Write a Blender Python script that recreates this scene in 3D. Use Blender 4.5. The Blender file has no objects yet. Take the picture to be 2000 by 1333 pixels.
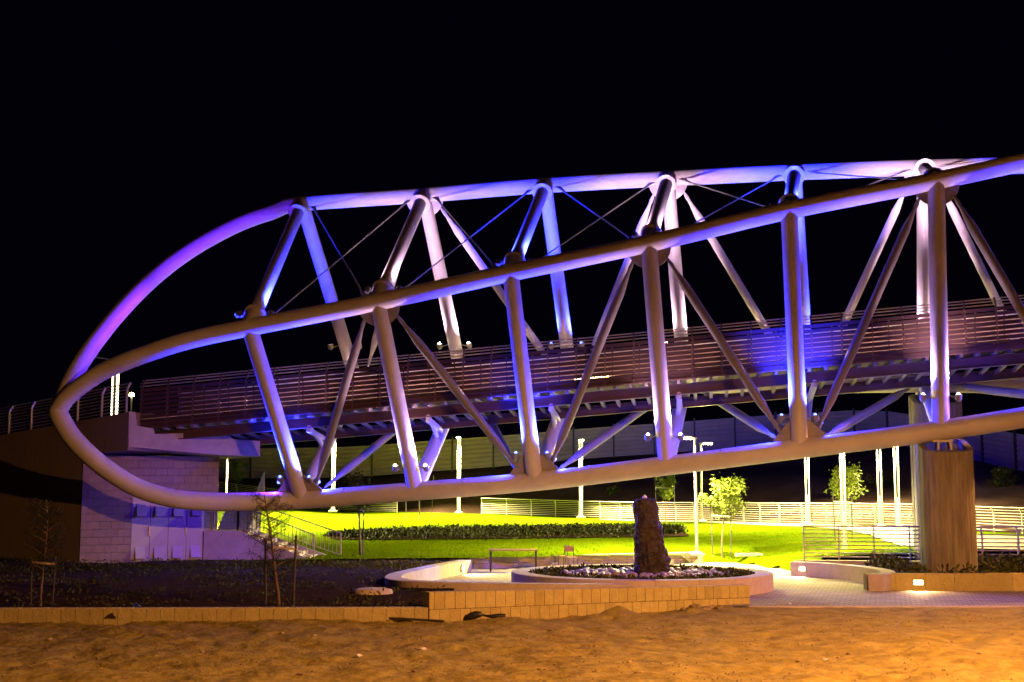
import bpy, math, random
import numpy as np
from mathutils import Vector, Matrix, noise as mnoise
R = math.radians
random.seed(7)
sc = bpy.context.scene
col = sc.collection

# ------------------------------------------------------------------ camera, sky, exposure
CAM_H, FPX = 3.0, 2450.0
PITCH = math.atan((960 - 666.5) / FPX)
cam = bpy.data.cameras.new('camera'); cam.sensor_width = 36.0; cam.lens = FPX / 2000 * 36
cam.clip_end = 2000; cam.clip_start = 0.1
camo = bpy.data.objects.new('camera', cam); col.objects.link(camo)
camo.location = (0, 0, CAM_H); camo.rotation_euler = (math.pi / 2 + PITCH, 0, 0)
sc.camera = camo
world = bpy.data.worlds.new('World'); sc.world = world; world.use_nodes = True
bg = world.node_tree.nodes['Background']
bg.inputs['Color'].default_value = (0.30, 0.16, 1.0, 1); bg.inputs['Strength'].default_value = 0.0016
sc.view_settings.view_transform = 'Standard'; sc.view_settings.look = 'None'
sc.view_settings.exposure = 0.3; sc.view_settings.gamma = 1.0
try:
    sc.cycles.use_denoising = True; sc.cycles.max_bounces = 5; sc.cycles.diffuse_bounces = 2
    sc.cycles.glossy_bounces = 2; sc.cycles.sample_clamp_indirect = 4.0
    sc.cycles.caustics_reflective = False; sc.cycles.caustics_refractive = False
except Exception: pass

# ------------------------------------------------------------------ coordinates
CP, SP = math.cos(PITCH), math.sin(PITCH)
def ray(px, py):
    x = (px - 1000) / FPX; v = -(py - 666.5) / FPX
    return Vector((x, CP - v * SP, SP + v * CP))
CAMP = Vector((0, 0, CAM_H))
def at(px, py, Y):
    d = ray(px, py); return CAMP + d * (Y / d.y)
def atz(px, py, z):
    d = ray(px, py); return CAMP + d * ((z - CAM_H) / d.z)
TH = R(9)
U = Vector((math.cos(TH), -math.sin(TH), 0)); W = Vector((math.sin(TH), math.cos(TH), 0))
RP = Vector((14.4, 42.3, 0))
def att(px, py, t):                     # point of the bridge's vertical plane at transverse offset t
    d = ray(px, py)
    k = (t - (CAMP - RP).dot(W)) / d.dot(W)
    return CAMP + d * k
def st(s, t, z=0.0): return Vector((RP.x, RP.y, 0)) + U * s + W * t + Vector((0, 0, z))
def sof(p): return (Vector(p) - RP).dot(U)

# ------------------------------------------------------------------ materials
def mat(name, c, rough=0.6, c2=None, scale=3.0, bump=0.0, bscale=None, metal=0.0, rnd=0.0, emis=None, es=0.0, stretch=None, spec=0.5, detail=6):
    m = bpy.data.materials.new(name); m.use_nodes = True
    nt = m.node_tree; b = nt.nodes['Principled BSDF']
    b.inputs['Base Color'].default_value = (*c, 1); b.inputs['Roughness'].default_value = rough
    b.inputs['Metallic'].default_value = metal; b.inputs['Specular IOR Level'].default_value = spec
    if emis:
        b.inputs['Emission Color'].default_value = (*emis, 1); b.inputs['Emission Strength'].default_value = es
    tc = nt.nodes.new('ShaderNodeNewGeometry')
    mp = nt.nodes.new('ShaderNodeMapping'); nt.links.new(tc.outputs['Position'], mp.inputs['Vector'])
    if stretch: mp.inputs['Scale'].default_value = stretch
    last = None
    if c2:
        n = nt.nodes.new('ShaderNodeTexNoise'); n.inputs['Scale'].default_value = scale; n.inputs['Detail'].default_value = detail
        n.inputs['Roughness'].default_value = 0.65
        nt.links.new(mp.outputs['Vector'], n.inputs['Vector'])
        rr = nt.nodes.new('ShaderNodeValToRGB'); rr.color_ramp.elements[0].position = 0.3; rr.color_ramp.elements[1].position = 0.72
        rr.color_ramp.elements[0].color = (*c, 1); rr.color_ramp.elements[1].color = (*c2, 1)
        nt.links.new(n.outputs['Fac'], rr.inputs['Fac']); last = rr.outputs['Color']
    if rnd:
        oi = nt.nodes.new('ShaderNodeObjectInfo'); hs = nt.nodes.new('ShaderNodeHueSaturation')
        mr = nt.nodes.new('ShaderNodeMapRange'); mr.inputs['To Min'].default_value = 1 - rnd; mr.inputs['To Max'].default_value = 1 + rnd
        nt.links.new(oi.outputs['Random'], mr.inputs['Value']); nt.links.new(mr.outputs['Result'], hs.inputs['Value'])
        if last: nt.links.new(last, hs.inputs['Color'])
        else: hs.inputs['Color'].default_value = (*c, 1)
        last = hs.outputs['Color']
    if last: nt.links.new(last, b.inputs['Base Color'])
    if bump:
        n2 = nt.nodes.new('ShaderNodeTexNoise'); n2.inputs['Scale'].default_value = bscale or scale * 4; n2.inputs['Detail'].default_value = 8
        nt.links.new(mp.outputs['Vector'], n2.inputs['Vector'])
        bp = nt.nodes.new('ShaderNodeBump'); bp.inputs['Strength'].default_value = bump; bp.inputs['Distance'].default_value = 0.05
        nt.links.new(n2.outputs['Fac'], bp.inputs['Height']); nt.links.new(bp.outputs['Normal'], b.inputs['Normal'])
    return m
M = {}
M['paint'] = mat('white_tube_paint', (0.60, 0.57, 0.57), 0.45, (0.76, 0.73, 0.74), 0.9, 0.08, 7, detail=12)
M['rod'] = mat('grey_rod', (0.22, 0.20, 0.20), 0.45, (0.29, 0.265, 0.265), 2.0)  # darker grey than the far-face rods, which share the tube colour
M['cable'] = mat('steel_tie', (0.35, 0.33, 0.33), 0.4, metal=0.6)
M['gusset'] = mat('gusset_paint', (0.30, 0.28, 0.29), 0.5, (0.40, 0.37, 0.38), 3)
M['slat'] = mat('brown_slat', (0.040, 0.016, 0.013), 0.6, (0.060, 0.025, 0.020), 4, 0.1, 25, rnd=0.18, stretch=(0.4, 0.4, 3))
M['slat_lit'] = mat('brown_slat_lit', (0.24, 0.16, 0.125), 0.6, (0.32, 0.22, 0.17), 4)  # brown slats coloured paler so the gaps between the near slats look lit
M['beam'] = mat('brown_beam_paint', (0.085, 0.042, 0.034), 0.55, (0.12, 0.062, 0.05), 2)
M['joist'] = mat('joist_steel', (0.16, 0.13, 0.11), 0.55, (0.21, 0.175, 0.15), 2)
M['deckpan'] = mat('deck_pan', (0.18, 0.14, 0.12), 0.6, (0.24, 0.19, 0.16), 2)
M['rail'] = mat('galvanised_rail', (0.55, 0.52, 0.50), 0.35, (0.65, 0.62, 0.6), 5, metal=0.5)
M['railp'] = mat('cream_rail', (0.52, 0.48, 0.40), 0.4, (0.6, 0.56, 0.47), 5)
M['raild'] = mat('brown_rail', (0.38, 0.31, 0.24), 0.4, (0.46, 0.38, 0.30), 5)
M['conc'] = mat('board_formed_concrete', (0.13, 0.11, 0.088), 0.9, (0.32, 0.275, 0.22), 1.6, 0.3, 14, stretch=(5, 5, 0.45))
M['conc2'] = mat('smooth_concrete', (0.38, 0.33, 0.29), 0.85, (0.5, 0.45, 0.40), 2.5, 0.25, 14)
M['wing'] = mat('wing_wall_concrete', (0.19, 0.145, 0.11), 0.9, (0.25, 0.195, 0.145), 2, 0.3, 7, stretch=(5, 5, 0.3))
M['block'] = mat('pale_block', (0.24, 0.18, 0.145), 0.9, (0.32, 0.245, 0.20), 5, 0.3, 20, rnd=0.07)
M['stone'] = mat('yellow_stone', (0.38, 0.315, 0.13), 0.9, (0.50, 0.42, 0.19), 5, 0.35, 18, rnd=0.13)
M['mortar'] = mat('mortar', (0.24, 0.20, 0.17), 0.95)
M['coping'] = mat('pink_stone', (0.46, 0.38, 0.33), 0.85, (0.58, 0.48, 0.42), 4, 0.25, 18, rnd=0.06)
M['dirt'] = mat('sandy_dirt', (0.19, 0.145, 0.042), 0.95, (0.42, 0.35, 0.115), 1.6, 1.0, 7, spec=0.05, detail=12)
M['soil'] = mat('dark_soil', (0.028, 0.018, 0.014), 0.95, (0.06, 0.038, 0.028), 2.5, 0.8, 8, spec=0.0)
M['hill'] = mat('hill_earth', (0.05, 0.028, 0.024), 0.95, (0.095, 0.056, 0.045), 0.4, 0.8, 2.0, spec=0.0)
M['lawn'] = mat('lawn', (0.060, 0.112, 0.0015), 0.9, (0.118, 0.160, 0.002), 0.7, 0.5, 30, spec=0.0)
M['grass'] = mat('grass_blade', (0.08, 0.135, 0.0015), 0.8, (0.125, 0.175, 0.003), 0.9, spec=0.0)
M['leaf_lit'] = mat('lit_leaf', (0.12, 0.17, 0.012), 0.55, (0.20, 0.24, 0.025), 3, spec=0.3)  # leaf of the lamplit trees, their brightness put into the colour
M['leaf_d'] = mat('dark_leaf', (0.030, 0.048, 0.010), 0.7, (0.075, 0.075, 0.018), 3, spec=0.08)  # shrub green, also the darker leaf copy for unlit trees
M['needle'] = mat('needle', (0.03, 0.04, 0.022), 0.7, (0.05, 0.06, 0.03), 3, spec=0.2)
M['bark'] = mat('bark', (0.09, 0.06, 0.042), 0.9, (0.15, 0.10, 0.07), 8, 0.4, 30)
M['stake'] = mat('dark_stake', (0.035, 0.028, 0.022), 0.8, (0.06, 0.05, 0.04), 6)
M['tie'] = mat('tie_strap', (0.5, 0.45, 0.38), 0.7)
M['basalt'] = mat('basalt', (0.016, 0.012, 0.012), 0.7, (0.065, 0.042, 0.034), 5, 1.0, 11, detail=12)
M['pebble'] = mat('river_pebble', (0.22, 0.175, 0.17), 0.5, (0.38, 0.31, 0.30), 6, 0.1, 20, rnd=0.4)
M['rock'] = mat('loose_rock', (0.16, 0.11, 0.06), 0.9, (0.5, 0.38, 0.22), 6, 0.5, 20, rnd=0.3)
M['door'] = mat('grey_door_paint', (0.36, 0.34, 0.37), 0.45, (0.42, 0.40, 0.43), 3)
M['black'] = mat('black_metal', (0.02, 0.018, 0.018), 0.45)
M['wood'] = mat('brown_wood', (0.26, 0.12, 0.045), 0.5, (0.34, 0.17, 0.07), 8, stretch=(1, 8, 8))
M['hoard'] = mat('hoarding_sheet', (0.23, 0.15, 0.25), 0.6, (0.30, 0.20, 0.32), 0.8, rnd=0.08)
M['lamp_post'] = mat('lamp_post_paint', (0.74, 0.70, 0.60), 0.4, (0.68, 0.64, 0.54), 3)
M['house'] = mat('fixture_housing', (0.35, 0.33, 0.33), 0.4, metal=0.5)
M['white'] = mat('white_plastic', (0.75, 0.74, 0.72), 0.5)
M['blue'] = mat('blue_plastic', (0.02, 0.05, 0.5), 0.5)
M['path'] = mat('pale_path', (0.36, 0.31, 0.23), 0.85, (0.46, 0.40, 0.30), 3, 0.3, 18)
M['water'] = mat('fountain_water', (0.85, 0.85, 0.9), 0.15, spec=0.6)
for k, (cc, s) in dict(glow_blue=((0.07, 0.13, 1.0), 9), glow_white=((1.0, 0.78, 0.50), 45), glow_park=((1.0, 0.84, 0.36), 60),
                       glow_wall=((1.0, 0.62, 0.24), 28), glow_added_strip=((1.0, 0.60, 0.40), 300), glow_sod=((1.0, 0.45, 0.08), 40), glow_led=((1.0, 0.86, 0.5), 6)).items():
    M[k] = mat(k, (0.8, 0.8, 0.8), 0.5, emis=cc, es=s)
def paver_mat():
    m = bpy.data.materials.new('paving_brick'); m.use_nodes = True; nt = m.node_tree; b = nt.nodes['Principled BSDF']
    g = nt.nodes.new('ShaderNodeNewGeometry'); mp = nt.nodes.new('ShaderNodeMapping'); mp.inputs['Rotation'].default_value = (0, 0, R(35))
    br = nt.nodes.new('ShaderNodeTexBrick'); br.inputs['Scale'].default_value = 1.0
    br.inputs['Brick Width'].default_value = 0.42; br.inputs['Row Height'].default_value = 0.21; br.inputs['Mortar Size'].default_value = 0.022
    br.inputs['Color1'].default_value = (0.40, 0.32, 0.25, 1); br.inputs['Color2'].default_value = (0.50, 0.41, 0.33, 1); br.inputs['Mortar'].default_value = (0.13, 0.10, 0.08, 1)
    nz = nt.nodes.new('ShaderNodeTexNoise'); nz.inputs['Scale'].default_value = 1.3; nz.inputs['Detail'].default_value = 8
    mx = nt.nodes.new('ShaderNodeMixRGB'); mx.blend_type = 'MULTIPLY'; mx.inputs['Fac'].default_value = 0.6
    cr = nt.nodes.new('ShaderNodeValToRGB'); cr.color_ramp.elements[0].color = (0.55, 0.5, 0.45, 1); cr.color_ramp.elements[0].position = 0.3; cr.color_ramp.elements[1].position = 0.65
    L = nt.links.new
    L(g.outputs['Position'], mp.inputs['Vector']); L(mp.outputs['Vector'], br.inputs['Vector']); L(g.outputs['Position'], nz.inputs['Vector'])
    L(nz.outputs['Fac'], cr.inputs['Fac']); L(br.outputs['Color'], mx.inputs['Color1']); L(cr.outputs['Color'], mx.inputs['Color2']); L(mx.outputs['Color'], b.inputs['Base Color'])
    bp = nt.nodes.new('ShaderNodeBump'); bp.inputs['Strength'].default_value = 0.5; bp.inputs['Distance'].default_value = 0.01; bp.invert = True
    L(br.outputs['Fac'], bp.inputs['Height']); L(bp.outputs['Normal'], b.inputs['Normal'])
    b.inputs['Roughness'].default_value = 0.85
    return m
M['paver'] = paver_mat()

# ------------------------------------------------------------------ mesh builder
WO = {}
class MB:
    def __init__(s): s.v = []; s.f = []; s.sm = []
    def add(s, vs, fs, smooth=False):
        o = len(s.v); s.v += [tuple(p) for p in vs]; s.f += [tuple(i + o for i in f) for f in fs]; s.sm += [smooth] * len(fs); return s
    def obox(s, c, ax, ay, az):         # half-axis vectors
        c = Vector(c); vs = [c + ax * i + ay * j + az * k for i in (-1, 1) for j in (-1, 1) for k in (-1, 1)]
        return s.add(vs, [(0, 1, 3, 2), (4, 6, 7, 5), (0, 4, 5, 1), (2, 3, 7, 6), (0, 2, 6, 4), (1, 5, 7, 3)])
    def box(s, c, size, rz=0.0):
        X = Vector((math.cos(rz), math.sin(rz), 0)); Y = Vector((-math.sin(rz), math.cos(rz), 0))
        return s.obox(c, X * size[0] / 2, Y * size[1] / 2, Vector((0, 0, size[2] / 2)))
    def bar(s, a, b, w, h, up=Vector((0, 0, 1))):
        a = Vector(a); b = Vector(b); d = (b - a); L = d.length; d.normalize()
        x = d.cross(up)
        if x.length < 1e-4: x = d.cross(Vector((0, 1, 0)))
        x.normalize(); y = x.cross(d)
        return s.obox((a + b) / 2, d * L / 2, x * w / 2, y * h / 2)
    def tube(s, pts, rad, n=16, caps=True, smooth=True):
        pts = [Vector(p) for p in pts]; m = len(pts)
        rads = rad if isinstance(rad, (list, tuple)) else [rad] * m
        tg = []
        for i in range(m):
            a = pts[max(i - 1, 0)]; b = pts[min(i + 1, m - 1)]; tg.append((b - a).normalized())
        ref = Vector((0, 0, 1)) if abs(tg[0].z) < 0.9 else Vector((1, 0, 0))
        x = tg[0].cross(ref).normalized(); vs = []
        for i in range(m):
            x = (x - tg[i] * x.dot(tg[i])).normalized(); y = tg[i].cross(x)
            for k in range(n):
                a = 2 * math.pi * k / n; vs.append(pts[i] + (x * math.cos(a) + y * math.sin(a)) * rads[i])
        fs = [(i * n + k, i * n + (k + 1) % n, (i + 1) * n + (k + 1) % n, (i + 1) * n + k) for i in range(m - 1) for k in range(n)]
        s.add(vs, fs, smooth)
        if caps:
            s.add(vs[:n][::-1], [tuple(range(n))]); s.add(vs[-n:], [tuple(range(n))])
        return s
    def prism(s, poly, depth):          # poly: 3-D points, extruded by vector depth
        n = len(poly); poly = [Vector(p) for p in poly]; d = Vector(depth)
        vs = poly + [p + d for p in poly]
        return s.add(vs, [tuple(range(n))[::-1], tuple(range(n, 2 * n))] + [(i, (i + 1) % n, n + (i + 1) % n, n + i) for i in range(n)])
    def lathe(s, c, prof, n=48, smooth=True, a0=0, a1=2 * math.pi):
        c = Vector(c); m = len(prof); full = abs(a1 - a0 - 2 * math.pi) < 1e-6; cnt = n if full else n + 1; vs = []
        for k in range(cnt):
            a = a0 + (a1 - a0) * k / n
            vs += [c + Vector((r * math.cos(a), r * math.sin(a), z)) for r, z in prof]
        fs = [(k * m + i, ((k + 1) % cnt) * m + i, ((k + 1) % cnt) * m + i + 1, k * m + i + 1) for k in range(n) for i in range(m - 1)]
        return s.add(vs, fs, smooth)
    def mesh(s, name, mt, org=Vector((0, 0, 0))):
        me = bpy.data.meshes.new(name); o = Vector(org)
        me.from_pydata([(p[0] - o.x, p[1] - o.y, p[2] - o.z) for p in s.v], [], s.f)
        me.polygons.foreach_set('use_smooth', s.sm); me.materials.append(M[mt] if isinstance(mt, str) else mt); me.update()
        return me
    def build(s, name, mt, parent=None, org=None):
        if org is None:
            a = np.array(s.v); org = Vector(((a[:, 0].min() + a[:, 0].max()) / 2, (a[:, 1].min() + a[:, 1].max()) / 2, a[:, 2].min()))
        return link(name, s.mesh(name, mt, org), org, parent)
def link(name, data, org, parent=None):
    o = bpy.data.objects.new(name, data); col.objects.link(o)
    org = Vector(org); WO[o.name] = org
    if parent: o.parent = parent; o.location = org - WO[parent.name]
    else: o.location = org
    return o
def thing(name, loc, label, cat, group=None):
    o = link(name, None, loc); o.empty_display_size = 0.2
    return tag(o, label, cat, group)
def tag(o, label=None, cat=None, group=None, kind=None):
    if label: o['label'] = label
    if cat: o['category'] = cat
    if group: o['group'] = group
    if kind: o['kind'] = kind
    return o
def copy_tree(root, loc, rz, label, group=None):
    r = root.copy(); col.objects.link(r); r.location = loc; r.rotation_euler = (0, 0, rz); WO[r.name] = Vector(loc)
    r['label'] = label
    if group: r['group'] = group
    def rec(a, b):
        for ch in a.children:
            c = ch.copy(); col.objects.link(c); c.parent = b; rec(ch, c)
    rec(root, r)
    return r
def spot(name, loc, aim, color, power, size=70, blend=0.6, rad=0.08, parent=None):
    l = bpy.data.lights.new(name, 'SPOT'); l.color = color; l.energy = power; l.spot_size = R(size); l.spot_blend = blend; l.shadow_soft_size = rad
    o = bpy.data.objects.new(name, l); col.objects.link(o)
    d = Vector(aim) - Vector(loc); o.rotation_euler = d.to_track_quat('-Z', 'Y').to_euler()
    if parent: o.parent = parent; o.location = Vector(loc) - WO[parent.name]
    else: o.location = loc
    return o
def spline(pts, n=8):
    pts = [Vector(p) for p in pts]; out = []
    for i in range(len(pts) - 1):
        p0 = pts[i - 1] if i else pts[0] * 2 - pts[1]; p1 = pts[i]; p2 = pts[i + 1]; p3 = pts[i + 2] if i + 2 < len(pts) else p2 * 2 - p1
        for k in range(n):
            t = k / n
            out.append(0.5 * ((2 * p1) + (p2 - p0) * t + (2 * p0 - 5 * p1 + 4 * p2 - p3) * t * t + (3 * p1 - p0 - 3 * p2 + p3) * t ** 3))
    out.append(pts[-1]); return out
def lerp(a, b, t): return a + (b - a) * t
def fbm(x, y, s, o=4): return mnoise.fractal(Vector((x * s, y * s, 3.7)), 1.0, 2.0, o)
def grid(name, xs, ys, zf, mt, inside=None, kind='structure'):
    nx, ny = len(xs), len(ys); mb = MB(); vs = [(x, y, zf(x, y)) for y in ys for x in xs]
    fs = [(j * nx + i, j * nx + i + 1, (j + 1) * nx + i + 1, (j + 1) * nx + i) for j in range(ny - 1) for i in range(nx - 1)
          if inside is None or inside((xs[i] + xs[i + 1]) / 2, (ys[j] + ys[j + 1]) / 2)]
    mb.add(vs, fs, True); o = mb.build(name, mt, None, Vector((0, 0, 0)))
    return tag(o, kind=kind)

BLUE = (0.012, 0.018, 1.0); VIOLET = (0.11, 0.012, 1.0); WARM = (1.0, 0.60, 0.85); PARK = (1.0, 0.83, 0.32); SOD = (1.0, 0.40, 0.11)
BR_P, WH_P, PK_P = 13000, 800, 36000

# ================================================================== SETTING: ground sheets
XS = lambda a, b, d: list(np.arange(a, b + d / 2, d))
big = MB(); big.add([(-600, -100, -1.6), (600, -100, -1.6), (600, 900, -1.6), (-600, 900, -1.6)], [(0, 1, 2, 3)])
tag(big.build('ground', 'hill', None, Vector((0, 0, 0))), kind='structure')

MOUNDS = [(2.65, 31.3, 0.55, 0.24), (2.0, 31.0, 0.5, 0.12), (4.6, 32.3, 0.5, 0.16), (5.5, 32.8, 0.7, 0.10), (0.2, 30.2, 0.8, 0.10), (-3.2, 28.1, 0.7, 0.06), (-8.5, 27.9, 0.9, 0.08), (6.6, 33.0, 0.5, 0.08)]
TRK = [(9.2, 20.5, 3.3), (9.2, 20.5, 3.9), (14, 24, 6.0), (14, 24, 6.6), (-6, 14, 9.0), (-6, 14, 9.7)]
def dirt_z(x, y):
    z = -0.06 + 0.09 * fbm(x, y, 0.22, 3) + 0.065 * fbm(x + 9, y, 1.1, 4) + 0.026 * fbm(x, y + 5, 3.6, 4) + 0.014 * abs(mnoise.noise(Vector((x * 11, y * 11, 2))))
    for mx, my, r, h in MOUNDS:
        d = ((x - mx) ** 2 + (y - my) ** 2) / (r * r)
        if d < 4: z += h * math.exp(-d * 1.6) * (1 + 0.35 * fbm(x, y, 3.0, 3))
    for cx, cy, r in TRK:
        d = abs(math.hypot((x - cx), (y - cy) * 1.6) - r)
        if d < 0.34: z -= 0.065 * (1 - d / 0.34) * (0.6 + 0.4 * math.sin(math.atan2(y - cy, x - cx) * r * 16))
    vd = mnoise.voronoi(Vector((x * 1.9, y * 1.9, 0.0)))[0][0]
    if vd < 0.3: z -= 0.055 * (1 - vd / 0.3) * (0.5 + 0.5 * mnoise.noise(Vector((x * 0.4, y * 0.4, 7))))
    if y > 32.6 and x > 6.1: z = lerp(z, -0.02 + 0.02 * fbm(x, y, 2.5, 3), min(1, (y - 32.6) / 0.6))
    return z
grid('dirt_ground', XS(-16, 18.5, 0.075), XS(17, 34.2, 0.06), dirt_z, 'dirt')
apron = MB(); apron.add([(-60, -30, -0.16), (60, -30, -0.16), (60, 45, -0.16), (-60, 45, -0.16)], [(0, 1, 2, 3)])
tag(apron.build('dirt_apron', 'dirt', None, Vector((0, 0, 0))), kind='structure')

# terrain behind the plaza: thin-plate surface through surveyed points
CTRL = [(560, 1092, 50), (650, 1090, 49.5), (915, 1089, 49.2), (1140, 1084, 51.2), (1370, 1081, 53), (1460, 1092, 53.5), (1540, 1093, 50), (900, 1060, 60), (1200, 1052, 62), (650, 1060, 61),
        (430, 972, 92), (650, 1001, 88), (900, 1004, 90), (1140, 1012, 88), (1360, 1018, 80), (1500, 1022, 73), (1650, 1026, 68), (1800, 1031, 63), (2000, 1044, 56), (1700, 1062, 53), (1800, 1076, 47.5), (2000, 1076, 46.5), (1620, 1082, 48.5), (1450, 1060, 60)]
CT = [at(*c) for c in CTRL]
A = np.array([[p.x, p.y] for p in CT]); Z = np.array([p.z for p in CT])
def _k(d2): return d2 * np.log(np.maximum(d2, 1e-9)) * 0.5
n_ = len(A); D2 = ((A[:, None] - A[None]) ** 2).sum(2); P_ = np.hstack([np.ones((n_, 1)), A])
KK = np.zeros((n_ + 3, n_ + 3)); KK[:n_, :n_] = _k(D2) + np.eye(n_) * 8.0; KK[:n_, n_:] = P_; KK[n_:, :n_] = P_.T
SOL = np.linalg.solve(KK, np.concatenate([Z, np.zeros(3)]))
def park_z(x, y): return float(SOL[:n_] @ _k(((A - (x, y)) ** 2).sum(1)) + SOL[n_] + SOL[n_ + 1] * x + SOL[n_ + 2] * y)
# the line the back railing follows, plan points
BACK = [at(330, 965, 94), at(430, 968, 92), at(650, 1000, 89), at(900, 1004, 90), at(1140, 1012, 88), at(1360, 1018, 80), at(1500, 1022, 73), at(1650, 1026, 68), at(1800, 1031, 63), at(2000, 1044, 56), at(2300, 1055, 50)]
BXY = [(p.x, p.y) for p in spline(BACK, 6)]
def back_y(x):
    for (xa, ya), (xb, yb) in zip(BXY, BXY[1:]):
        if xa <= x <= xb: return lerp(ya, yb, (x - xa) / (xb - xa + 1e-9))
    return BXY[0][1] if x < BXY[0][0] else BXY[-1][1]
def front_y(x): return 49.0 if x < -1.6 else (lerp(48.9, 53.2, (x + 1.6) / 9.8) if x < 8.2 else (53.4 if x < 9.6 else max(46.9, 53.4 - (x - 9.6) * 5)))
def lawn_z(x, y):
    z = park_z(x, y)
    return lerp(-0.03, z, min(1.0, max(0.0, (y - front_y(x) - 0.6) / 1.6))) if 7.4 < x < 11.4 else z
grid('lawn', XS(-30, 32, 0.5), XS(45, 100, 0.5), lambda x, y: lawn_z(x, y) + 0.012 * fbm(x, y, 0.7, 3), 'lawn',
     lambda x, y: front_y(x) < y < back_y(x) + 1.2)
# grass blades on the nearer lawn
gm = MB(); cnt = 0
while cnt < 18000:
    x = random.uniform(-10, 16); y = 47 + 34 * random.random() ** 1.8
    if not (front_y(x) + 0.05 < y < back_y(x) - 1.0): continue
    z = lawn_z(x, y); h = random.uniform(0.02, 0.055); a = random.uniform(0, 3.14); w = 0.018; lx, ly = random.gauss(0, 0.03), random.gauss(0, 0.03)
    gm.add([(x - w * math.cos(a), y - w * math.sin(a), z), (x + w * math.cos(a), y + w * math.sin(a), z), (x + lx, y + ly, z + h)], [(0, 1, 2)]); cnt += 1
tag(gm.build('grass', 'grass', None, Vector((0, 0, 0))), 'short mown grass blades over the brightly lit lawn', 'grass', kind='stuff')
# pale path curving along the back railing and round to the right
pc = [at(1180, 1014, 85), at(1360, 1019.5, 78), at(1500, 1024, 71), at(1650, 1029, 66), at(1760, 1038, 60), at(1850, 1052, 54), at(1930, 1062, 51), at(2100, 1068, 49), at(2400, 1070, 48)]
pw = [0.5, 0.8, 0.9, 1.1, 1.6, 2.6, 3.6, 4.0, 4.0]
ps = spline(pc, 6); pm = MB(); vs = []
for i, p in enumerate(ps):
    d = (ps[min(i + 1, len(ps) - 1)] - ps[max(i - 1, 0)]); nrm = Vector((-d.y, d.x, 0)).normalized(); w = np.interp(i / 6, range(len(pw)), pw)
    for k in range(9):
        q = p + nrm * (w * (k / 4 - 1)); vs.append((q.x, q.y, park_z(q.x, q.y) + 0.05))
pm.add(vs, [(i * 9 + k, i * 9 + k + 1, (i + 1) * 9 + k + 1, (i + 1) * 9 + k) for i in range(len(ps) - 1) for k in range(8)], True)
tag(pm.build('path', 'path', None, Vector((0, 0, 0))), kind='structure')
# earth slope between railing and hoarding
HO = [at(250, 935, 96), at(640, 935, 96), at(845, 922, 95), at(1000, 911, 95), at(1150, 897, 96), at(1300, 887, 96), at(1440, 876, 96), at(1600, 866, 95), at(1720, 866, 91), at(1830, 885, 86), at(1920, 905, 82), at(2010, 925, 78), at(2200, 960, 70)]
HS = spline(HO, 5); nb = len(HS); vs = []
for i, p in enumerate(HS):
    b = Vector((p.x * 0.985, 0, 0)); bx = BXY[min(len(BXY) - 1, int(i / (nb - 1) * (len(BXY) - 1)))]
    by = back_y(p.x * 0.95) + 0.5; b = Vector((p.x * 0.95, by, park_z(p.x * 0.95, min(by, 95)) - 0.3))
    for k in range(11):
        t = k / 10; q = lerp(b, p, t); nz = 0.5 * fbm(q.x, q.y, 0.3, 4) * math.sin(math.pi * t)
        vs.append((q.x, q.y, lerp(b.z, p.z, t ** 0.8) + nz))
    for dy, dz in ((3, 0.1), (60, 0.0), (250, -4)): vs.append((p.x * (1 + dy / 90), p.y + dy, p.z + dz - 0.1))
hm = MB(); hm.add(vs, [(i * 14 + k, (i + 1) * 14 + k, (i + 1) * 14 + k + 1, i * 14 + k + 1) for i in range(nb - 1) for k in range(13)], True)
tag(hm.build('hillside', 'hill', None, Vector((0, 0, 0))), kind='structure')
# plaza paving
pz = MB(); pz.add([(-4.2, 33.6, 0.0), (26, 33.45, 0.0), (26, 38.6, 0.0), (12.2, 38.6, 0), (12.2, 46.9, 0), (12.2, 58, 0), (8.2, 58, 0), (6, 52.6, 0), (-2.6, 49.2, 0.0), (-4.2, 40, 0)], [tuple(range(10))])
tag(pz.build('plaza_paving', 'paver', None, Vector((0, 0, 0))), kind='structure')
kb = MB(); kb.box((16.2, 33.5, -0.04), (20, 0.12, 0.10)); tag(kb.build('paving_kerb', 'coping', None), kind='structure')
# planting bed on the left
def bed_z(x, y): return 0.24 + 0.10 * (y - 28.5) / 20 + 0.05 * fbm(x, y, 0.6, 4) + (0.3 * max(0, (-x - 16) / 10))
bed_edge = lambda y: float(np.interp(y, [29, 35.9, 36.3, 37.1, 39.2, 41.6, 44.5, 47.4, 49.2], [-1.6, -1.6, -2.4, -3.4, -3.7, -3.3, -2.65, -1.85, -1.75]))
grid('planting_bed', XS(-40, -1.45, 0.16), XS(30.2, 49.4, 0.3), bed_z, 'soil', lambda x, y: x < bed_edge(y))
bed2 = grid('pier_bed', XS(11.6, 26, 0.4), XS(39.4, 47.3, 0.4), lambda x, y: 0.34 + 0.05 * fbm(x, y, 0.8, 3), 'soil', lambda x, y: not (y > 39.5 and x < 12.3))

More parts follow.
